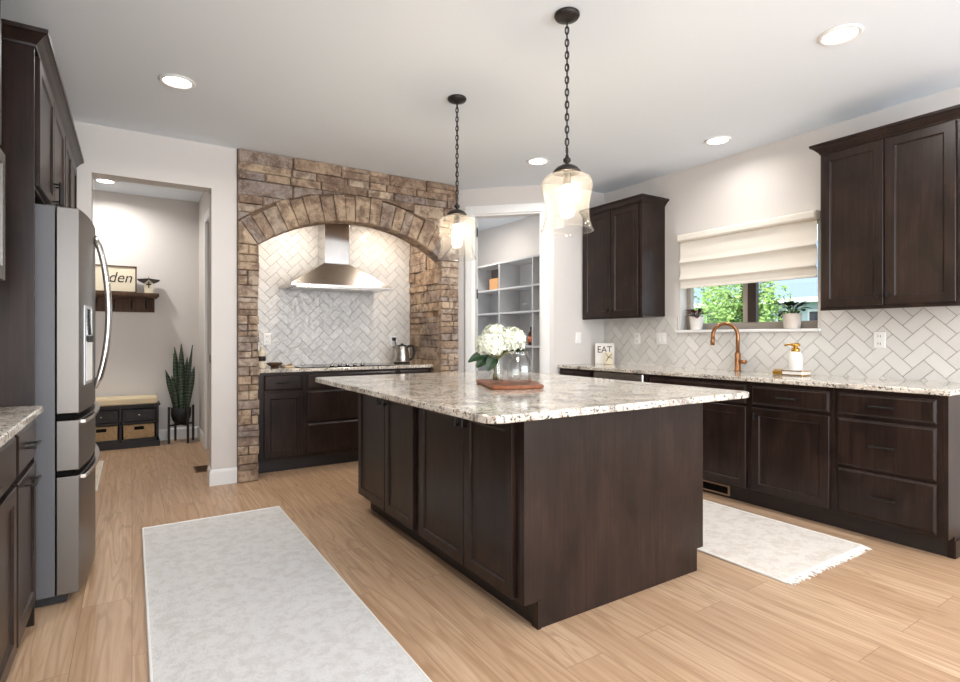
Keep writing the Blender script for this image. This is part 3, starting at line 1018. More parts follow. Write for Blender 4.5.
# ------------------------------------------------------------------ left run
LX = -.355
frL = face_xp(LX)
def lcab(y0, y1, label):
    t = thing('base_cabinet', (-.66, (y0 + y1) / 2, 0), label, 'cabinet', 'base cabinets beside the fridge')
    box(XL + .01, LX, y0, y1, .105, ZT).build('body', 'wood', t, bevel=.002)
    box(XL + .01, LX - .065, y0, y1, 0, .105).build('toe_kick', 'plinth', t)
    return t
t = lcab(2.46, 2.918, 'dark base cabinet with drawer next to the fridge panel')
d = drawer(frL, 2.475, 2.900, .712, .872, t); pull(frL, 2.69, .795, .15, d)
d = door(frL, 2.475, 2.900, .120, .694, t); pull(frL, 2.69, .655, .15, d)
t = lcab(1.55, 2.46, 'dark base cabinet at the lower left edge of the picture')
d = drawer(frL, 1.565, 2.445, .712, .872, t); pull(frL, 1.9, .795, .15, d)
for a, b in ((1.565, 2.0), (2.008, 2.445)):
    d = door(frL, a, b, .120, .694, t)
slab([(XL + .004, 1.53), (-.313, 1.53), (-.313, 2.916), (XL + .004, 2.916)], ZT + .001, .925, 'countertop', 'speckled granite counter on the left, ending at the fridge panel')
# tall fridge surround
PY = 2.925
ts = thing('fridge_cabinet', (-.66, 3.9, 0), 'tall dark cabinet surround enclosing the stainless fridge', 'cabinet')
box(XL + .005, -.345, PY, PY + .022, 0, 2.44).build('side_panel', 'wood', ts, bevel=.001)
CFX = -.352
box(XL + .005, CFX, PY + .022, 4.875, 1.845, 2.44).build('body', 'wood', ts)
box(XL + .005, -.40, 4.06, 4.875, 0, 1.845).build('pantry_body', 'wood', ts)
frC = face_xp(CFX)
for a, b, k in ((2.985, 3.49, 3.46), (3.497, 4.02, 3.53), (4.06, 4.44, 4.41), (4.447, 4.85, 4.48)):
    d = door(frC, a, b, 1.86, 2.41, ts)
    pull(frC, k, 1.935, .11, d, True)
sweep_profile([((XL + .01, PY), (0, -1)), ((CFX + .008, PY), (1, -1)), ((CFX + .008, 4.88), (1, 0))],
              crown_prof(2.425)).build('crown_moulding', 'wood', ts)
# microwave cabinet
uc = thing('microwave_cabinet', (-.7, 2.2, 1.4), 'dark upper cabinet around the microwave at the left edge', 'cabinet')
box(XL + .005, -.425, 1.80, 2.655, 1.90, 2.60).build('body', 'wood', uc, bevel=.002)
box(XL + .005, -.425, 2.637, 2.655, 1.40, 1.90).build('side_panel', 'wood', uc)
box(XL + .005, -.425, 1.80, 1.818, 1.40, 1.90).build('side_panel', 'wood', uc)
box(XL + .005, -.425, 1.818, 2.637, 1.395, 1.415).build('shelf', 'wood', uc)
for a, b in ((1.815, 2.222), (2.23, 2.64)):
    door(face_xp(-.425), a, b, 1.915, 2.585, uc)
mw = thing('microwave', (-.7, 2.24, 1.416), 'stainless framed microwave at the left edge above the counter', 'microwave')
box(XL + .05, -.43, 1.84, 2.62, 1.416, 1.885).build('body', 'blackmatte', mw)
mb = MB()
for y0, y1, z0, z1 in ((1.80, 1.86, 1.42, 1.89), (2.615, 2.665, 1.42, 1.89), (1.86, 2.615, 1.42, 1.47), (1.86, 2.615, 1.845, 1.89)):
    mb.box(-.424, -.398, y0, y1, z0, z1)
mb.build('trim_frame', 'steel_v', mw, bevel=.002)
box(-.428, -.408, 1.86, 2.615, 1.47, 1.845).build('door', 'blackglass', mw)

# ------------------------------------------------------------------ fridge
fg = thing('fridge', (-.6, 3.54, 0), 'stainless french door fridge with curved handles', 'fridge')
FY0, FY1 = 3.08, 3.99
YC = (FY0 + FY1) / 2
BX = -.291
box(XL + .03, BX, FY0, FY1, .045, 1.80).build('body', 'fridge_side', fg, bevel=.004)
box(XL + .06, BX + .04, FY0 + .02, FY1 - .02, .006, .045).build('base_grille', 'blackmatte', fg)
def bow(y): return -.204 + .038 * (1 - ((y - YC) / (FY1 - YC)) ** 2)
def front(y0, y1, z0, z1, name, m='steel_v', dx=0.0, back=BX + .004):
    ys = [y0 + (y1 - y0) * i / 14 for i in range(15)]
    pts = [(back, y0)] + [(bow(y) + dx, y) for y in ys] + [(back, y1)]
    return MB().prism(pts, z0, z1).build(name, m, fg, bevel=.004)
for a, b in ((FY0, YC - .003), (YC + .003, FY1)):
    dr = front(a, b, .862, 1.798, 'door')
    s_ = -1 if a == FY0 else 1
    yh = YC + s_ * .05
    pts = []
    for i in range(17):
        q = i / 16
        z = .945 + (1.735 - .945) * q
        o = .064 * math.sin(math.pi * q) ** 0.62
        pts.append((bow(yh) - .002 + o, yh, z))
    MB().tube(pts, .019, 12, flat=.75).build('handle', 'chrome', dr, smooth=True)
    if a == FY0:
        def dfr(u, z, n): return (bow(u) + n, u, z)
        mb = MB().loops(dfr, FY0 + .09, FY0 + .27, .985, 1.36, [(0, -.002), (0, .004), (.01, .005)])
        dp = mb.build('dispenser', mat('dispenser grey', lin(170, 172, 174), .3, .5), dr, label='grey water dispenser')
        MB().loops(dfr, FY0 + .105, FY0 + .255, 1.22, 1.345, [(0, .004), (0, .0065)]).build('control_panel', 'blackglass', dp)
        MB().loops(dfr, FY0 + .105, FY0 + .255, 1.0, 1.19, [(0, .004), (0, .0065)]).build('dispenser_bay', 'porcelain', dp)
        MB().loops(dfr, FY0 + .12, FY0 + .24, 1.185, 1.215, [(0, .004), (0, .014)]).build('nozzle', 'blackmatte', dp)
for z0, z1 in ((.604, .832), (.045, .578)):
    dr = front(FY0, FY1, z0, z1, 'drawer')
    ys = [FY0 + .03 + (FY1 - FY0 - .06) * i / 14 for i in range(15)]
    lip = [(bow(y) + .020, y) for y in ys]
    pts = [(bow(ys[0]) - .02, ys[0])] + lip + [(bow(ys[-1]) - .02, ys[-1])]
    MB().prism(pts, z1 - .022, z1 - .002).build('handle', 'chrome', dr, bevel=.004)
front(FY0 + .012, FY1 - .012, .834, .860, 'seam_gasket', 'void', -.03)
front(FY0 + .012, FY1 - .012, .580, .602, 'seam_gasket', 'void', -.03)

# ------------------------------------------------------------------ ceiling lights
def ceil_light(loc, label):
    t = thing('ceiling_light', loc, label, 'ceiling light', 'recessed ceiling lights')
    MB().lathe([(.078, -.001), (.100, -.001), (.100, -.005), (.094, -.010), (.080, -.010), (.076, -.004)], loc, 32, closed=True).build('trim_ring', 'trim', t, smooth=True)
    MB().lathe([(.0, -.0035), (.079, -.0035), (.079, -.002), (0, -.002)], loc, 32, closed=True).build('diffuser', 'lamp', t)
    return t
spots = [((.235, 3.80, CZ), 'round recessed ceiling light above the pale runner rug near the fridge'),
         ((3.085, 1.362, CZ), 'brightest round ceiling light nearest the large wall cabinet'),
         ((3.92, 2.616, CZ), 'round ceiling light close to the wall above the sink window'),
         ((3.04, 3.79, CZ), 'small round ceiling light between the pendants and pantry'),
         ((-.235, 6.88, 2.84), 'recessed light in the mudroom ceiling seen through the opening')]
for i, (p, lb) in enumerate(spots):
    if i == 0:
        cl0 = ceil_light(p, lb)
    else:
        c = cl0.copy(); COL.objects.link(c); c.location = p; c['label'] = lb
        for ch in cl0.children:
            q = ch.copy(); COL.objects.link(q); q.parent = c
POW = 11
for p, lb in spots + [((.215, 1.2, CZ), ''), ((1.7, -.6, CZ), ''), ((3.3, -.9, CZ), '')]:  # last three are unseen, fixtureless lamps added to brighten the room
    add_light('downlight_or_fill', 'AREA', (p[0], p[1], p[2] - .014), (0, 0, 0), 14 if 'mudroom' in lb else 4 if 'close to the wall' in lb else POW, (1, .965, .92), shape='DISK', size=.14, spread=math.radians(160))

# ------------------------------------------------------------------ pendants
def pendant(x, y, label):
    t = thing('pendant_lamp', (x, y, 1.70), label, 'pendant lamp', 'glass pendants over the island')
    MB().lathe([(0, CZ - .001), (.060, CZ - .001), (.062, CZ - .010), (.056, CZ - .020), (.030, CZ - .028), (.010, CZ - .036), (0, CZ - .036)], (x, y, 0), 28).build('ceiling_plate', 'bronze', t, smooth=True)
    mb = MB()
    def link(z, rx, rz, ang_, r):
        pts = []
        for i in range(13):
            a = 2 * math.pi * i / 12
            pts.append((x + rx * math.cos(a) * math.cos(ang_), y + rx * math.cos(a) * math.sin(ang_), z + rz * math.sin(a)))
        mb.tube(pts, r, 6, cap=False)
    z = CZ - .050; i = 0
    while z > 2.135:
        link(z, .0085, .0195, .75 + (i % 2) * math.pi / 2, .0035)
        z -= .030; i += 1
    link(2.113, .016, .022, .6, .0032)
    mb.tube([(x, y, CZ - .03), (x + .004, y, 2.5), (x - .003, y, 2.3), (x, y, 2.10)], .0022, 6)
    mb.build('chain', 'bronze', t, smooth=True)
    MB().lathe([(0, 2.093), (.008, 2.090), (.009, 2.080), (.017, 2.074), (.019, 2.066), (.017, 2.058), (.008, 2.052), (.010, 2.046), (.030, 2.040), (.052, 2.028),
                (.066, 2.012), (.068, 2.004), (.060, 2.002), (0, 2.002)], (x, y, 0), 28).build('cap', 'bronze', t, smooth=True)
    MB().lathe([(0, 2.003), (.019, 2.003), (.019, 1.955), (.014, 1.945), (0, 1.945)], (x, y, 0), 16).build('socket', 'bronze', t, smooth=True)
    po = [(.058, 1.995), (.092, 1.990), (.112, 1.978), (.122, 1.958), (.123, 1.940), (.119, 1.915), (.113, 1.885), (.108, 1.855), (.106, 1.825), (.107, 1.792), (.112, 1.765), (.120, 1.740), (.128, 1.722)]
    prof = po + [(r - .004, h) for r, h in reversed(po)]
    MB().lathe(prof, (x, y, 0), 40, closed=True).build('glass_shade', 'shadeglass', t, smooth=True)
    MB().lathe([(0, 1.948), (.013, 1.945), (.018, 1.925), (.032, 1.895), (.036, 1.868), (.030, 1.842), (.016, 1.824), (0, 1.818)], (x, y, 0), 20).build('bulb', 'bulb', t, smooth=True)
    return t
pendant(1.775, 1.99, 'clear glass pendant lamp nearest the camera, hanging right over the island')
pendant(1.793, 3.078, 'farther clear glass pendant lamp hanging before the stone arch')

# ------------------------------------------------------------------ rugs and mat
def rug(x0, x1, y0, y1, m, label, fringe=False, name='runner_rug', curl=True):
    t = thing(name, ((x0 + x1) / 2, (y0 + y1) / 2, 0), label, 'rug')
    nx, ny = 14, 40
    vs, fs = [], []
    for lev in (0, 1):
        for j in range(ny + 1):
            for i in range(nx + 1):
                x = x0 + (x1 - x0) * i / nx; y = y0 + (y1 - y0) * j / ny
                w = .004 * pnoise(Vector((x * 2, y * 2, 1)))
                vs.append((x + .005 * pnoise(Vector((3, y * 3, 2))), y + .006 * pnoise(Vector((x * 3, 1, 5))), (.001 if lev == 0 else .010 + w * .35)))
    k = nx + 1; L = k * (ny + 1)
    for j in range(ny):
        for i in range(nx):
            fs.append((L + j * k + i, L + j * k + i + 1, L + (j + 1) * k + i + 1, L + (j + 1) * k + i))
            fs.append((j * k + i, (j + 1) * k + i, (j + 1) * k + i + 1, j * k + i + 1))
    for i in range(nx):
        fs.append((i, i + 1, L + i + 1, L + i)); a = ny * k + i; fs.append((a + 1, a, L + a, L + a + 1))
    for j in range(ny):
        a = j * k; fs.append((a + k, a, L + a, L + a + k)); a = j * k + nx; fs.append((a, a + k, L + a + k, L + a))
    MB().add(vs, fs).build('pile', m, t, smooth=False)
    mb = MB()
    mb.tube([(x0 + .002, y0 + (y1 - y0) * j / 20, .008) for j in range(21)], .006, 6)
    mb.tube([(x1 - .002, y0 + (y1 - y0) * j / 20, .008) for j in range(21)], .006, 6)
    mb.tube([(x0 + (x1 - x0) * j / 12, y1 - .002, .008) for j in range(13)], .007, 6)
    mb.build('binding', 'rug_edge', t)
    if fringe:
        mb = MB(); rn = random.Random(4)
        for i in range(120):
            x = x0 + (x1 - x0) * (i + rn.uniform(-.3, .3)) / 119
            l = rn.uniform(.03, .055)
            mb.tube([(x, y0 + .004, .008), (x + rn.uniform(-.008, .008), y0 - l * .5, .005), (x + rn.uniform(-.016, .016), y0 - l, .004)], .0032, 4)
        mb.build('fringe', 'rug_edge', t)
    return t
rug(.055, .878, 1.25, 4.01, 'rug', 'pale grey runner rug between the fridge side and the island')
rug(2.70, 3.545, 1.45, 3.3, 'rug2', 'cream fringed rug in front of the sink cabinets', True, name='fringed_rug')
m_ = rug(-.80, -.232, 5.20, 6.40, 'mat', 'narrow cream mat on the mudroom floor behind the fridge', name='floor_mat')
# floor register
fv = thing('floor_vent', (.53, 5.55, 0), 'brown floor register beside the white column', 'floor vent')
box(.478, .60, 5.44, 5.70, .0, .005).build('frame', mat('brown register metal', lin(122, 92, 66), .5, .3), fv)
mb = MB()
for i in range(9):
    mb.box(.49, .588, 5.455 + i * .026, 5.468 + i * .026, .0045, .006)
mb.build('louver', 'void', fv)

# ------------------------------------------------------------------ outlets and switches
def plate(fr, u, z, kind, label, w=.072, cat='wall outlet'):
    c = fr(u, z, 0)
    t = thing('wall_switch' if kind != 'outlet' else 'wall_outlet', c, label, 'light switch' if kind != 'outlet' else 'wall outlet')
    MB().loops(fr, u - w / 2, u + w / 2, z - .058, z + .058, [(0, -.001), (0, .003), (.004, .006)]).build('plate', 'porcelain', t)
    if kind == 'outlet':
        for dz in (-.026, .026):
            s_ = MB().loops(fr, u - .017, u + .017, z + dz - .018, z + dz + .018, [(0, .005), (.002, .008)]).build('socket', 'porcelain', t)
            mb = MB()
            for du in (-.007, .007):
                fbox(mb, fr, u + du - .0015, u + du + .0015, z + dz - .006, z + dz + .006, .007, .0085)
            mb.build('slot', 'void', s_)
    else:
        k = 2 if kind == 'double' else 1
        for i in range(k):
            uu = u + (i - (k - 1) / 2) * .046
            MB().loops(fr, uu - .016, uu + .016, z - .033, z + .033, [(0, .005), (.001, .009), (.004, .011)]).build('rocker', 'porcelain', t)
    return t
frT = face_xm(XR - .012)
plate(frT, 1.668, 1.19, 'outlet', 'white duplex outlet on the tile right of the soap bottle')
plate(frT, 3.50, 1.195, 'double', 'white double switch on the tile left of the window sill', .118)
plate(frT, 3.80, 1.195, 'outlet', 'narrow white outlet under the far wall cabinet')
plate(face_ym(4.269), 3.965, 1.20, 'single', 'white switch on the plain wall beside the pantry')
frN = face_ym(NYB - .004)
op = plate(frN, 2.449, 1.165, 'outlet', 'white outlet behind the kettle holding its black plug')
plate(frN, 1.117, 1.19, 'outlet', 'white outlet on niche tile above the brown dish')

# ------------------------------------------------------------------ things on the niche counter
kt = thing('electric_kettle', (2.43, 5.34, .926), 'stainless electric kettle on the niche counter right of the cooktop', 'kettle')
MB().lathe([(0, .926), (.082, .926), (.084, .938), (.080, .944), (0, .944)], (2.43, 5.34, 0), 28).build('base', 'blackmatte', kt, smooth=True)
MB().lathe([(0, .945), (.080, .945), (.082, .955), (.076, 1.02), (.064, 1.09), (.060, 1.105), (.056, 1.112), (0, 1.114)], (2.43, 5.34, 0), 32).build('body', 'steel', kt, smooth=True)
MB().lathe([(0, 1.112), (.056, 1.111), (.050, 1.122), (.018, 1.128), (.014, 1.140), (0, 1.143)], (2.43, 5.34, 0), 24).build('lid', 'blackmatte', kt, smooth=True)
MB().tube([(2.49, 5.33, 1.105), (2.53, 5.325, 1.118), (2.556, 5.32, 1.10), (2.562, 5.32, 1.04), (2.55, 5.32, .985), (2.515, 5.325, .965), (2.507, 5.33, .97)], .013, 10).build('handle', 'blackmatte', kt, smooth=True)
MB().add([(2.372, 5.34 - .016, 1.085), (2.372, 5.34 + .016, 1.085), (2.325, 5.34, 1.108), (2.375, 5.34, 1.035), (2.375, 5.322, 1.108), (2.375, 5.358, 1.108)],
         [(3, 2, 4), (3, 5, 2), (4, 2, 5), (3, 4, 5)]).build('spout', 'steel', kt)
pc = thing('power_cord', (2.449, 5.56, 1.14), 'black kettle cord plugged into the niche outlet', 'cord')
box(2.432, 2.466, 5.572, 5.606, 1.170, 1.205).build('plug', 'blackmatte', pc, bevel=.004)
MB().tube([(2.449, 5.59, 1.175), (2.449, 5.56, 1.16), (2.46, 5.55, 1.10), (2.48, 5.54, 1.02), (2.49, 5.52, .95), (2.48, 5.47, .934), (2.45, 5.428, .934)], .006, 8).build('cord', 'blackmatte', pc, smooth=True)
dsh = thing('spoon_dish', (1.10, 5.28, .926), 'shallow dark brown dish beside the cooktop', 'dish')
MB().lathe([(0, .934), (.03, .934), (.05, .943), (.066, .958), (.072, .972), (.066, .972), (.055, .958), (.03, .944), (0, .942)], (1.115, 5.27, 0), 24).build('bowl', 'walnut', dsh, smooth=True)
MB().lathe([(0, .9265), (.04, .9265), (.036, .934), (0, .935)], (1.115, 5.27, 0), 20).build('foot', 'walnut', dsh, smooth=True)
tr = thing('wooden_trivet', (1.22, 5.36, .926), 'pale wooden board behind the brown dish', 'board')
MB().prism(rounded(1.185, 1.285, 5.20, 5.40, .03), .9262, .941).build('board', mat('pale beech', lin(222, 200, 168), .6), tr, bevel=.003)
MB().tube([(1.20, 5.22, .944), (1.245, 5.30, .9485), (1.285, 5.365, .946)], [.004, .0055, .011], 8).build('spoon', mat('beech spoon', lin(200, 168, 128), .6), tr, smooth=True)
jr = thing('oil_dispenser', (1.0, 5.28, .926), 'cream bottle with dark label against the left stone pier', 'bottle')
MB().lathe([(0, .926), (.032, .926), (.034, .935), (.034, 1.055), (.028, 1.075), (.016, 1.088), (.014, 1.11), (0, 1.112)], (1.003, 5.28, 0), 24).build('body', 'cream', jr, smooth=True)
MB().lathe([(.0345, .99), (.0352, .99), (.0352, 1.035), (.0345, 1.035)], (1.003, 5.28, 0), 24, closed=True).build('label_band', 'boxprint', jr, smooth=True)
MB().lathe([(.0, 1.112), (.017, 1.112), (.019, 1.125), (.008, 1.135), (0, 1.137)], (1.003, 5.28, 0), 16).build('stopper', 'ceramic', jr, smooth=True)

# ------------------------------------------------------------------ island tray with flowers
ZTR = .926
bd = thing('serving_board', (1.86, 2.58, ZTR), 'reddish wooden serving board on the island', 'board')
bp_ = [(1.628, 2.42), (1.69, 2.372), (1.895, 2.330), (1.922, 2.345), (2.06, 2.60), (2.05, 2.66), (1.84, 2.86), (1.80, 2.855)]
MB().prism(bp_, ZTR, ZTR + .020).build('board', 'board', bd, bevel=.006)
ZV = ZTR + .021
va = thing('flower_vase', (1.80, 2.63, ZV), 'clear tapered glass vase holding the hydrangea stems', 'vase')
po = [(0, 0), (.036, 0), (.040, .006), (.044, .03), (.042, .08), (.036, .12), (.040, .155)]
prof = [(r, h + ZV) for r, h in po] + [(max(r - .003, 0), h + ZV + (.006 if i < 2 else 0)) for i, (r, h) in reversed(list(enumerate(po)))]
MB().lathe(prof, (1.795, 2.625, 0), 28, closed=True).build('glass', 'vaseglass', va, smooth=True)
rv = thing('ribbed_glass_jar', (1.835, 2.47, ZV), 'empty ribbed clear glass jar beside the hydrangea vase', 'jar')
prof_o = [(.0, 0), (.052, 0), (.064, .012), (.073, .05), (.074, .09), (.066, .13), (.050, .155), (.046, .175), (.050, .182)]
vs, fs = [], []
seg = 48
full = prof_o + [(max(r - .004, 0), max(h, .008)) for r, h in reversed(prof_o)]
for r, h in full:
    for i in range(seg):
        a = 2 * math.pi * i / seg
        rr = r * (1 + .035 * math.cos(12 * a) * (1 if .01 < h < .15 else .2))
        vs.append((1.842 + rr * math.cos(a), 2.458 + rr * math.sin(a), ZV + h))
for j in range(len(full) - 1):
    for i in range(seg):
        fs.append((j * seg + i, j * seg + (i + 1) % seg, (j + 1) * seg + (i + 1) % seg, (j + 1) * seg + i))
MB().add(vs, fs).build('glass', 'vaseglass', rv, smooth=True)

def leaf_mesh(mb, base, tip, width, bend=Vector((0, 0, 0)), n=6, droop=0.0):
    base, tip = Vector(base), Vector(tip)
    d = (tip - base)
    side = d.cross(Vector((0, 0, 1)))
    if side.length < 1e-4: side = Vector((1, 0, 0))
    side.normalize()
    if droop:
        side = side * (1 - droop) + Vector((0, 0, 1)) * droop
        side = (side - d.normalized() * side.dot(d.normalized())).normalized()
    upv = side.cross(d).normalized()
    vs, fs = [], []
    for i in range(n + 1):
        q = i / n
        c = base + d * q + bend * math.sin(math.pi * q)
        w = width * math.sin(math.pi * min(1, (q * .92 + .04))) ** .8
        vs += [c - side * w + upv * w * .25, c, c + side * w + upv * w * .25]
    for i in range(n):
        for j in range(2):
            fs.append((3 * i + j, 3 * i + j + 1, 3 * i + 4 + j, 3 * i + 3 + j))
    mb.add(vs, fs)

def hydrangea(c, r, label, seed, leaves=()):
    rn = random.Random(seed)
    c = Vector(c)
    t = thing('hydrangea', (1.795, 2.625, ZV + .02), label, 'flower', 'hydrangeas in the island vase')
    mb = MB()
    nf = 170
    for i in range(nf):
        y = 1 - 2 * (i + .5) / nf
        if y < -.75: continue
        rad = math.sqrt(1 - y * y); a = 2.39996 * i
        nrm = Vector((rad * math.cos(a), rad * math.sin(a), y))
        p = c + Vector((nrm.x * r, nrm.y * r, nrm.z * r * .85)) * rn.uniform(.88, 1.04)
        tz = (nrm + Vector((rn.gauss(0, .3), rn.gauss(0, .3), rn.gauss(0, .3)))).normalized()
        u = tz.orthogonal().normalized(); v = tz.cross(u)
        ph = rn.uniform(0, 1.57); s_ = r * rn.uniform(.17, .22)
        for k in range(4):
            aa = ph + k * math.pi / 2
            e = u * math.cos(aa) + v * math.sin(aa); f = u * math.cos(aa + 1.57) + v * math.sin(aa + 1.57)
            mb.add([p, p + e * s_ * .6 + f * s_ * .5 + tz * s_ * .12, p + e * s_ * 1.15 + tz * s_ * .3, p + e * s_ * .6 - f * s_ * .5 + tz * s_ * .12], [(0, 1, 2, 3)])
    mb.build('bloom', 'petal', t)
    MB().lathe([(0, c.z - r * .72), (r * .5, c.z - r * .5), (r * .74, c.z), (r * .5, c.z + r * .45), (0, c.z + r * .62)], (c.x, c.y, 0), 14).build('bloom_core', mat('pale green floret', lin(222, 228, 190), .8), t, smooth=True)
    ax, ay = 1.795 + rn.uniform(-.018, .018), 2.625 + rn.uniform(-.018, .018)
    MB().tube([(ax, ay, ZV + .012), ((ax + c.x) / 2 * .3 + ax * .7, ay * .7 + (ay + c.y) / 2 * .3, ZV + .13), (c.x, c.y, c.z - r * .6)], .0075, 7).build('stem', 'stem', t, smooth=True)
    for b, e, w in leaves:
        q = MB(); leaf_mesh(q, b, e, w, Vector((0, 0, .02)), droop=.7); q.build('leaf', 'leaf', t)
    return t
hydrangea((1.735, 2.60, 1.165), .080, 'white hydrangea bloom at the left of the vase', 1,
          (((1.765, 2.62, 1.085), (1.675, 2.655, 1.035), .034), ((1.78, 2.60, 1.085), (1.715, 2.60, 1.015), .034), ((1.74, 2.63, 1.09), (1.635, 2.68, 1.065), .026)))
hydrangea((1.81, 2.66, 1.212), .080, 'white hydrangea bloom topmost in the vase', 2, (((1.80, 2.62, 1.12), (1.77, 2.53, 1.10), .022),))
hydrangea((1.868, 2.580, 1.192), .082, 'white hydrangea bloom leaning right over the glass jar', 3, (((1.83, 2.61, 1.12), (1.93, 2.54, 1.13), .022),))
hydrangea((1.90, 2.66, 1.155), .062, 'small white hydrangea bloom low on the right', 6, (((1.87, 2.63, 1.12), (1.97, 2.60, 1.11), .022),))

# ------------------------------------------------------------------ sink counter things
fa = thing('kitchen_faucet', (4.25, 2.655, .926), 'copper gooseneck faucet below the sink window', 'faucet')
MB().lathe([(0, .926), (.030, .926), (.030, .932), (.024, .937), (.023, 1.075), (.021, 1.08), (0, 1.081)], (4.25, 2.655, 0), 24).build('base', 'brass', fa, smooth=True)
pts = [(4.25, 2.655, 1.07), (4.25, 2.655, 1.20)]
fd = Vector((-.35, .94, 0)).normalized()
for i in range(0, 13):
    a = math.pi * i / 12
    q = Vector((4.25, 2.655, 1.225)) + fd * (.098 - .098 * math.cos(a)) + Vector((0, 0, .098 * math.sin(a)))
    pts.append(tuple(q))
e_ = Vector(pts[-1])
pts += [tuple(e_ + Vector((0, 0, -.02)))]
MB().tube(pts, .0155, 12).build('spout', 'brass', fa, smooth=True)
MB().tube([tuple(e_ + Vector((0, 0, -.01))), tuple(e_ + fd * .004 + Vector((0, 0, -.085)))], [.0165, .018], 14).build('spray_head', 'brass', fa, smooth=True)
MB().tube([(4.25, 2.655, 1.005), (4.25 - .01, 2.655 - .075, 1.005)], [.015, .017], 14).build('handle', 'brass', fa, smooth=True)
# soap on a small tray
st = thing('soap_tray', (4.16, 2.13, .926), 'square white and gold soap tray at the sink', 'tray')
MB().prism(rounded(4.09, 4.21, 2.055, 2.205, .008), .926, .964).build('tray', 'ceramic', st, bevel=.003)
for z in (.928, .957):
    MB().prism(rounded(4.087, 4.213, 2.052, 2.208, .008), z, z + .006).build('gold_rim', 'gold', st)
sb = thing('soap_bottle', (4.15, 2.135, .965), 'white soap bottle with a gold pump', 'soap bottle')
MB().lathe([(0, .965), (.044, .965), (.048, .972), (.049, 1.050), (.046, 1.078), (.036, 1.096), (.026, 1.102), (0, 1.103)], (4.15, 2.135, 0), 28).build('bottle', 'ceramic', sb, smooth=True)
q = MB().lathe([(0, 1.102), (.027, 1.102), (.029, 1.108), (.027, 1.126), (.016, 1.129), (.014, 1.140), (.030, 1.143), (.033, 1.150), (.030, 1.160), (.014, 1.165), (0, 1.166)], (4.15, 2.135, 0), 18)
q.tube([(4.15, 2.135, 1.153), (4.135, 2.18, 1.154), (4.13, 2.205, 1.146)], .007, 8)
q.build('pump', 'gold', sb, smooth=True)
sp = thing('sponge_holder', (4.17, 2.25, .926), 'small brass caddy next to the soap tray', 'caddy')
MB().prism(rounded(4.14, 4.20, 2.235, 2.31, .015), .926, .95).build('dish', 'gold', sp, bevel=.003)
MB().prism(rounded(4.147, 4.193, 2.242, 2.303, .012), .951, .966).build('sponge', mat('tan sponge', lin(188, 160, 124), .9), sp, bevel=.004)
# plants on the sill
def small_plant(x, y, r0, r1, h, potmat, label, seed, leafmats, n, spread, lift, ribs=False):
    z = WZ0 + .001
    t = thing('potted_plant', (x, y, z), label, 'plant')
    MB().lathe([(0, z), (r0, z), (r0 + .002, z + .008), (r1, z + h - .012), (r1 + .003, z + h - .008), (r1 + .003, z + h), (r1 - .005, z + h), (r1 - .007, z + h - .015), (0, z + h - .016)],
               (x, y, 0), 24).build('pot', potmat, t, smooth=True)
    MB().lathe([(0, z + h - .012), (r1 - .007, z + h - .013), (r1 - .007, z + h - .02)], (x, y, 0), 16).build('soil', 'soil', t)
    rn = random.Random(seed)
    for lm in leafmats:
        mb = MB()
        for i in range(n):
            a = 6.283 * (i + rn.uniform(-.3, .3)) / n
            el = rn.uniform(.15, 1.0)
            L = spread * rn.uniform(.75, 1.1)
            b = Vector((x, y, z + h - .012))
            m_ = b + Vector((math.cos(a) * L * .45, math.sin(a) * L * .45, lift * el))
            mb.tube([b, m_], .0022, 5)
            leaf_mesh(mb, m_ - (m_ - b) * .1, m_ + Vector((math.cos(a) * L * .65, math.sin(a) * L * .65, lift * (el - .6) * .6)), L * .30, Vector((0, 0, .008)))
        mb.build('leaves', lm, t)
    return t
small_plant(4.372, 3.135, .050, .064, .120, 'ceramic', 'small red-leafed plant in a white pot at the left end of the window sill', 3, ('redleaf', 'leaf2'), 13, .085, .065)
small_plant(4.372, 2.275, .056, .066, .118, 'pot', 'dark green leafy plant in a cream pot at the right end of the window sill', 5, ('leaf2',), 22, .125, .085)
# small sign in the corner
sg = thing('counter_sign', (4.26, 4.15, .926), 'small white lettered sign standing in the far counter corner', 'sign')
sv = Vector((.55, -.835, 0)).normalized(); sn = Vector((-sv.y, sv.x, 0)) * -1
if sn.y > 0: sn = -sn
so = Vector((4.145, 4.20, .926))
def sfr(u, z, nn):
    p = so + sv * u + sn * nn
    return (p.x, p.y, z)
MB().loops(sfr, 0, .20, .927, 1.145, [(0, 0), (0, .016)]).build('board', 'ceramic', sg, bevel=.002)
def text(s, size, m, parent, mtx, name='lettering', ext=.001, shear=0.0, sx=1.0):
    cu = bpy.data.curves.new(name, 'FONT')
    cu.body = s; cu.size = size; cu.extrude = ext; cu.align_x = 'CENTER'; cu.align_y = 'CENTER'; cu.shear = shear
    tmp = bpy.data.objects.new(name, cu)
    COL.objects.link(tmp)
    dg = bpy.context.evaluated_depsgraph_get()
    me = bpy.data.meshes.new_from_object(tmp.evaluated_get(dg))
    bpy.data.objects.remove(tmp)
    off = root_loc(parent)
    me.transform(Matrix.Translation(-off) @ mtx @ Matrix.Diagonal((sx, 1, 1, 1)))
    me.materials.clear(); me.materials.append(M[m])
    o = bpy.data.objects.new(name, me); COL.objects.link(o); o.parent = parent
    return o
def basis(o, xd, zd):
    xd = Vector(xd).normalized(); up = Vector((0, 0, 1)); zd = Vector(zd).normalized()
    return Matrix(((xd.x, up.x, zd.x, o[0]), (xd.y, up.y, zd.y, o[1]), (xd.z, up.z, zd.z, o[2]), (0, 0, 0, 1)))
text('EAT', .098, 'ink', sg, basis(sfr(.10, 1.075, .0165), sv, sn), sx=.9)
cd = thing('cream_card', (4.30, 4.08, .926), 'small cream tag with a dark twig, leaning by the white sign', 'tag')
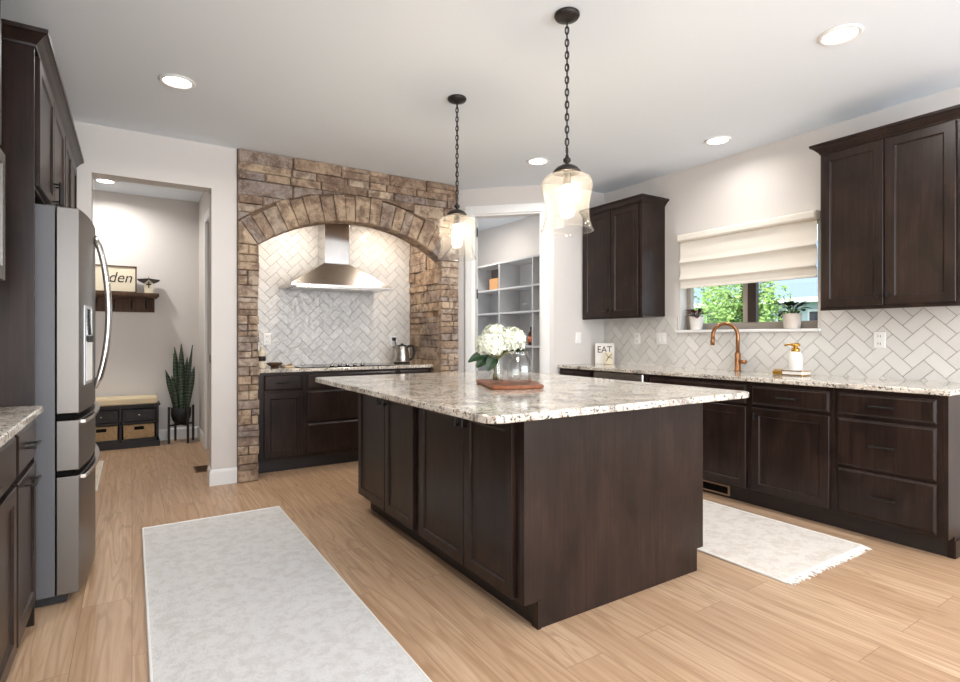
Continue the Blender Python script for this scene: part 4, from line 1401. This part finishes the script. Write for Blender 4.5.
so2 = so + sn * .05 + sv * .11
def cfr(u, z, nn):
    p = so2 + sv * u + sn * nn
    return (p.x, p.y, z)
MB().loops(cfr, 0, .085, .927, 1.055, [(0, 0), (0, .010)]).build('tag', 'cream', cd, bevel=.003)
mb = MB()
p0 = Vector(cfr(.02, .96, .014))
mb.tube([p0, Vector(cfr(.04, 1.0, .016)), Vector(cfr(.075, 1.035, .014))], .003, 6); mb.tube([Vector(cfr(.04, 1.0, .016)), Vector(cfr(.01, 1.045, .014))], .0025, 6)
mb.tube([Vector(cfr(.04, 1.0, .016)), Vector(cfr(.08, .99, .014))], .0025, 6)
mb.build('twig', 'bark', cd)

# ------------------------------------------------------------------ pantry shelving
ps = thing('shelf_unit', (4.17, 6.0, 0), 'tall pale grey shelving unit inside the pantry', 'shelves')
PX0, PX1, P0, P1 = 4.0, XR - .004, 4.50, 7.2
box(PX1 - .02, PX1, P0, P1, 0, 2.18).build('back_panel', 'grey_paint', ps)
for z in (2.155, 1.815, 1.505, 1.085, .70, .34, .02):
    box(PX0, PX1 - .02, P0, P1, z, z + .022).build('shelf', 'grey_paint', ps)
for y in (4.50, 5.08, 5.775, 6.45, 7.178):
    box(PX0 - .002, PX1 - .02, y, y + .022, 0, 2.18).build('divider', 'grey_paint', ps)
cb = thing('cardboard_box', (4.08, 5.98, 1.838), 'orange box with a dark printed lid on the pantry shelf', 'box')
box(4.03, 4.17, 5.86, 6.06, 1.838, 1.985).build('carton', 'orange', cb, bevel=.003)
box(4.035, 4.165, 5.865, 6.02, 1.986, 2.10).build('lid', 'boxprint', cb, bevel=.003)
bt = thing('amber_bottle', (4.06, 5.19, 1.108), 'dark bottle with a paper label on the pantry shelf', 'bottle')
MB().lathe([(0, 1.108), (.042, 1.108), (.044, 1.115), (.044, 1.24), (.036, 1.262), (.018, 1.28), (.016, 1.31), (0, 1.311)], (4.06, 5.19, 0), 20).build('glass', 'amber', bt, smooth=True)
MB().lathe([(.0445, 1.15), (.0455, 1.15), (.0455, 1.215), (.0445, 1.215)], (4.06, 5.19, 0), 20, closed=True).build('paper_label', mat('orange label', lin(206, 120, 80), .7), bt, smooth=True)
MB().lathe([(0, 1.31), (.018, 1.31), (.018, 1.332), (0, 1.334)], (4.06, 5.19, 0), 16).build('cap', 'blackmatte', bt, smooth=True)

# ------------------------------------------------------------------ mudroom
bn = thing('storage_bench', (-.1, 7.2, 0), 'dark storage bench with cream cushion in the mudroom', 'bench')
BX0, BX1, BY = -.46, .252, 7.035
frB = face_ym(BY)
mb = MB()
mb.box(BX0, BX1, BY + .02, MY - .02, .06, .085).box(BX0, BX1, BY + .02, MY - .02, .425, .45).box(BX0, BX1, MY - .04, MY - .02, .06, .45)
for x in (BX0, (BX0 + BX1) / 2 - .012, BX1 - .024):
    mb.box(x, x + .024, BY, MY - .02, .06, .45)
mb.box(BX0, BX1, BY, BY + .02, .06, .098).box(BX0, BX1, BY, BY + .02, .262, .285)
mb.build('body', 'benchwood', bn, bevel=.002)
box(BX0 - .012, BX1 + .012, BY - .012, MY - .018, .0, .062).build('plinth', 'benchwood', bn, bevel=.004)
box(BX0 - .016, BX1 + .016, BY - .016, MY - .018, .45, .468).build('top', 'benchwood', bn, bevel=.003)
o = box(BX0 + .0, BX1 - .008, BY - .006, MY - .03, .469, .545).build('cushion', 'cushion', bn, bevel=.02, seg=4)
xm = (BX0 + BX1) / 2
for a, b in ((BX0 + .03, xm - .018), (xm + .018, BX1 - .03)):
    d = MB().loops(frB, a, b, .292, .420, [(0, -.02), (0, .004), (.004, .008), (.020, .008), (.024, .003)]).build('drawer', 'benchwood', bn)
    c = frB((a + b) / 2, .356, .004)
    MB().lathe([(.005, 0), (.005, -.012), (.011, -.016), (.012, -.022), (0, -.026)], c, 12, axis='y').build('knob', 'steel', d, smooth=True)
for i, (a, b) in enumerate(((BX0 + .04, xm - .026), (xm + .026, BX1 - .04))):
    bk = thing('wicker_basket', ((a + b) / 2, BY + .15, .102), ('left' if i == 0 else 'right') + ' woven wicker basket in the mudroom bench', 'basket', 'wicker baskets in the bench')
    box(a, b, BY + .004, BY + .28, .099, .248).build('weave', 'wicker', bk, bevel=.008)
    MB().loops(frB, (a + b) / 2 - .045, (a + b) / 2 + .045, .196, .230, [(0, -.006), (0, -.001)]).build('handle_slot', 'void', bk)
# coat shelf
cs = thing('coat_shelf', (-.1, 7.3, 1.5), 'rustic dark wood coat shelf with hooks on the mudroom wall', 'shelf')
SZ = 1.705
box(-.60, .262, 7.17, MY - .001, SZ - .034, SZ).build('shelf_board', 'walnut', cs, bevel=.003)
box(-.585, .246, 7.19, MY - .001, SZ - .052, SZ - .034).build('moulding', 'walnut', cs, bevel=.004)
box(-.57, .222, 7.355, MY - .001, SZ - .21, SZ - .05).build('back_board', 'walnut', cs, bevel=.002)
for x in (-.50, -.33, -.165, .0, .135):
    MB().tube([(x, 7.356, SZ - .075), (x, 7.335, SZ - .075), (x, 7.325, SZ - .10), (x, 7.335, SZ - .15), (x, 7.315, SZ - .17), (x, 7.295, SZ - .15)], .006, 8).build('hook', 'black', cs, smooth=True)
for x in (-.56, .20):
    MB().add([(x, 7.20, SZ - .05), (x, 7.36, SZ - .05), (x, 7.36, SZ - .19), (x + .018, 7.20, SZ - .05), (x + .018, 7.36, SZ - .05), (x + .018, 7.36, SZ - .19)],
             [(0, 1, 2), (5, 4, 3), (0, 2, 5, 3), (1, 0, 3, 4), (2, 1, 4, 5)]).build('bracket', 'walnut', cs)
fp = thing('framed_sign', (-.15, 7.3, SZ), 'dark framed cream sign with script lettering on the coat shelf', 'sign')
fx0, fx1, fz0, fz1 = -.40, .046, SZ + .002, SZ + .30
mb = MB()
for a, b, c, d in ((fx0, fx1, fz0, fz0 + .014), (fx0, fx1, fz1 - .014, fz1), (fx0, fx0 + .014, fz0, fz1), (fx1 - .014, fx1, fz0, fz1)):
    mb.box(a, b, 7.262, 7.284, c, d)
mb.build('frame', 'walnut', fp, bevel=.001)
box(fx0 + .012, fx1 - .012, 7.27, 7.28, fz0 + .012, fz1 - .012).build('board', 'cream', fp)
text('den', .165, 'ink', fp, basis((-.112, 7.2695, SZ + .165), (1, 0, 0), (0, -1, 0)), shear=.25, sx=.92)
bh = thing('birdhouse', (.165, 7.28, SZ), 'little cream birdhouse with dark winged roof and cross', 'birdhouse')
MB().add([(.120, 7.25, SZ + .001), (.205, 7.25, SZ + .001), (.205, 7.25, SZ + .12), (.1625, 7.25, SZ + .165), (.120, 7.25, SZ + .12),
          (.120, 7.33, SZ + .001), (.205, 7.33, SZ + .001), (.205, 7.33, SZ + .12), (.1625, 7.33, SZ + .165), (.120, 7.33, SZ + .12)],
         [(0, 1, 2, 3, 4), (9, 8, 7, 6, 5), (0, 5, 6, 1), (1, 6, 7, 2), (2, 7, 8, 3), (3, 8, 9, 4), (4, 9, 5, 0)]).build('house_body', 'cream', bh)
mb = MB()
for s_ in (-1, 1):
    x = .1625
    a = [(x, SZ + .172), (x + s_ * .112, SZ + .160), (x + s_ * .095, SZ + .142), (x + s_ * .044, SZ + .118), (x, SZ + .160)]
    vs = [(p, 7.235, z) for p, z in a] + [(p, 7.335, z) for p, z in a]
    mb.add(vs, [(0, 1, 2, 3, 4), (9, 8, 7, 6, 5), (0, 5, 6, 1), (1, 6, 7, 2), (2, 7, 8, 3), (3, 8, 9, 4), (4, 9, 5, 0)])
mb.build('roof', 'boxprint', bh)
box(.157, .168, 7.244, 7.251, SZ + .065, SZ + .135).build('cross', 'boxprint', bh)
box(.140, .185, 7.244, 7.251, SZ + .098, SZ + .112).build('cross', 'boxprint', bh)
MB().lathe([(.004, SZ + .16), (.006, SZ + .185), (0, SZ + .2)], (.1625, 7.29, 0), 8).build('finial', 'gold', bh)
# snake plant and its stand
pl = thing('plant_stand', (.478, 7.14, 0), 'black four-legged plant stand in the mudroom corner', 'plant stand')
for dx, dy in ((-.125, -.06), (.06, -.125), (-.05, .125), (.128, .06)):
    box(.478 + dx - .012, .478 + dx + .012, 7.14 + dy - .012, 7.14 + dy + .012, 0, .415).build('leg', 'blackmatte', pl)
mb = MB().tube([(.478 - .125, 7.08, .205), (.478 + .128, 7.20, .205)], .010, 8).tube([(.478 + .06, 7.015, .205), (.478 - .05, 7.265, .205)], .010, 8)
mb.build('cross_brace', 'blackmatte', pl)
sp_ = thing('snake_plant', (.478, 7.14, .216), 'tall snake plant in a round black pot on the stand', 'plant')
c = (.478, 7.14, 0)
MB().lathe([(0, .217), (.055, .217), (.085, .25), (.102, .31), (.104, .395), (.098, .398), (.094, .38), (0, .378)], c, 28).build('pot', 'blackmatte', sp_, smooth=True)
MB().lathe([(0, .383), (.094, .382), (.094, .376)], c, 20).build('soil', 'soil', sp_)
mb = MB()
rn = random.Random(11)
for i, (dx, dy, h, lean, w) in enumerate(((0, -.03, .76, (.0, .0), .036), (-.035, -.01, .72, (-.03, 0), .034), (.04, .0, .74, (.08, .02), .034), (-.055, .02, .46, (-.10, 0), .032),
                                         (.02, .04, .60, (.05, .05), .034), (-.02, .045, .64, (-.05, .04), .034), (.062, -.02, .50, (.07, -.03), .032), (0, .0, .52, (.0, -.05), .036), (-.04, -.045, .40, (-.06, -.05), .032))):
    vs, fs = [], []
    nn = 12
    tw = rn.uniform(-.6, .6)
    for k in range(nn + 1):
        q = k / nn
        cx = c[0] + dx + lean[0] * q ** 1.3; cy = c[1] + dy + lean[1] * q ** 1.3; z = .375 + h * q
        ww = 1.2 * w * (.55 + .75 * q if q < .35 else (.81 + .19 * math.sin((q - .35) * 3)) * max(0.03, 1 - ((q - .35) / .65) ** 2.6))
        a = tw + q * .5
        sx_, sy_ = math.cos(a), math.sin(a)
        vs += [(cx - sx_ * ww, cy - sy_ * ww, z), (cx - sy_ * .008, cy + sx_ * .008, z), (cx + sx_ * ww, cy + sy_ * ww, z), (cx + sy_ * .004, cy - sx_ * .004, z)]
    for k in range(nn):
        for j in range(4):
            fs.append((4 * k + j, 4 * k + (j + 1) % 4, 4 * k + 4 + (j + 1) % 4, 4 * k + 4 + j))
    mb.add(vs, fs)
mb.build('leaves', 'snake', sp_, smooth=True)
# latch plate on the opening jamb
lp = box(.5415, .5455, 4.965, 4.995, 1.00, 1.06).build('strike_plate', 'black')
tag(lp, 'small black strike plate on the white opening jamb', 'strike plate')
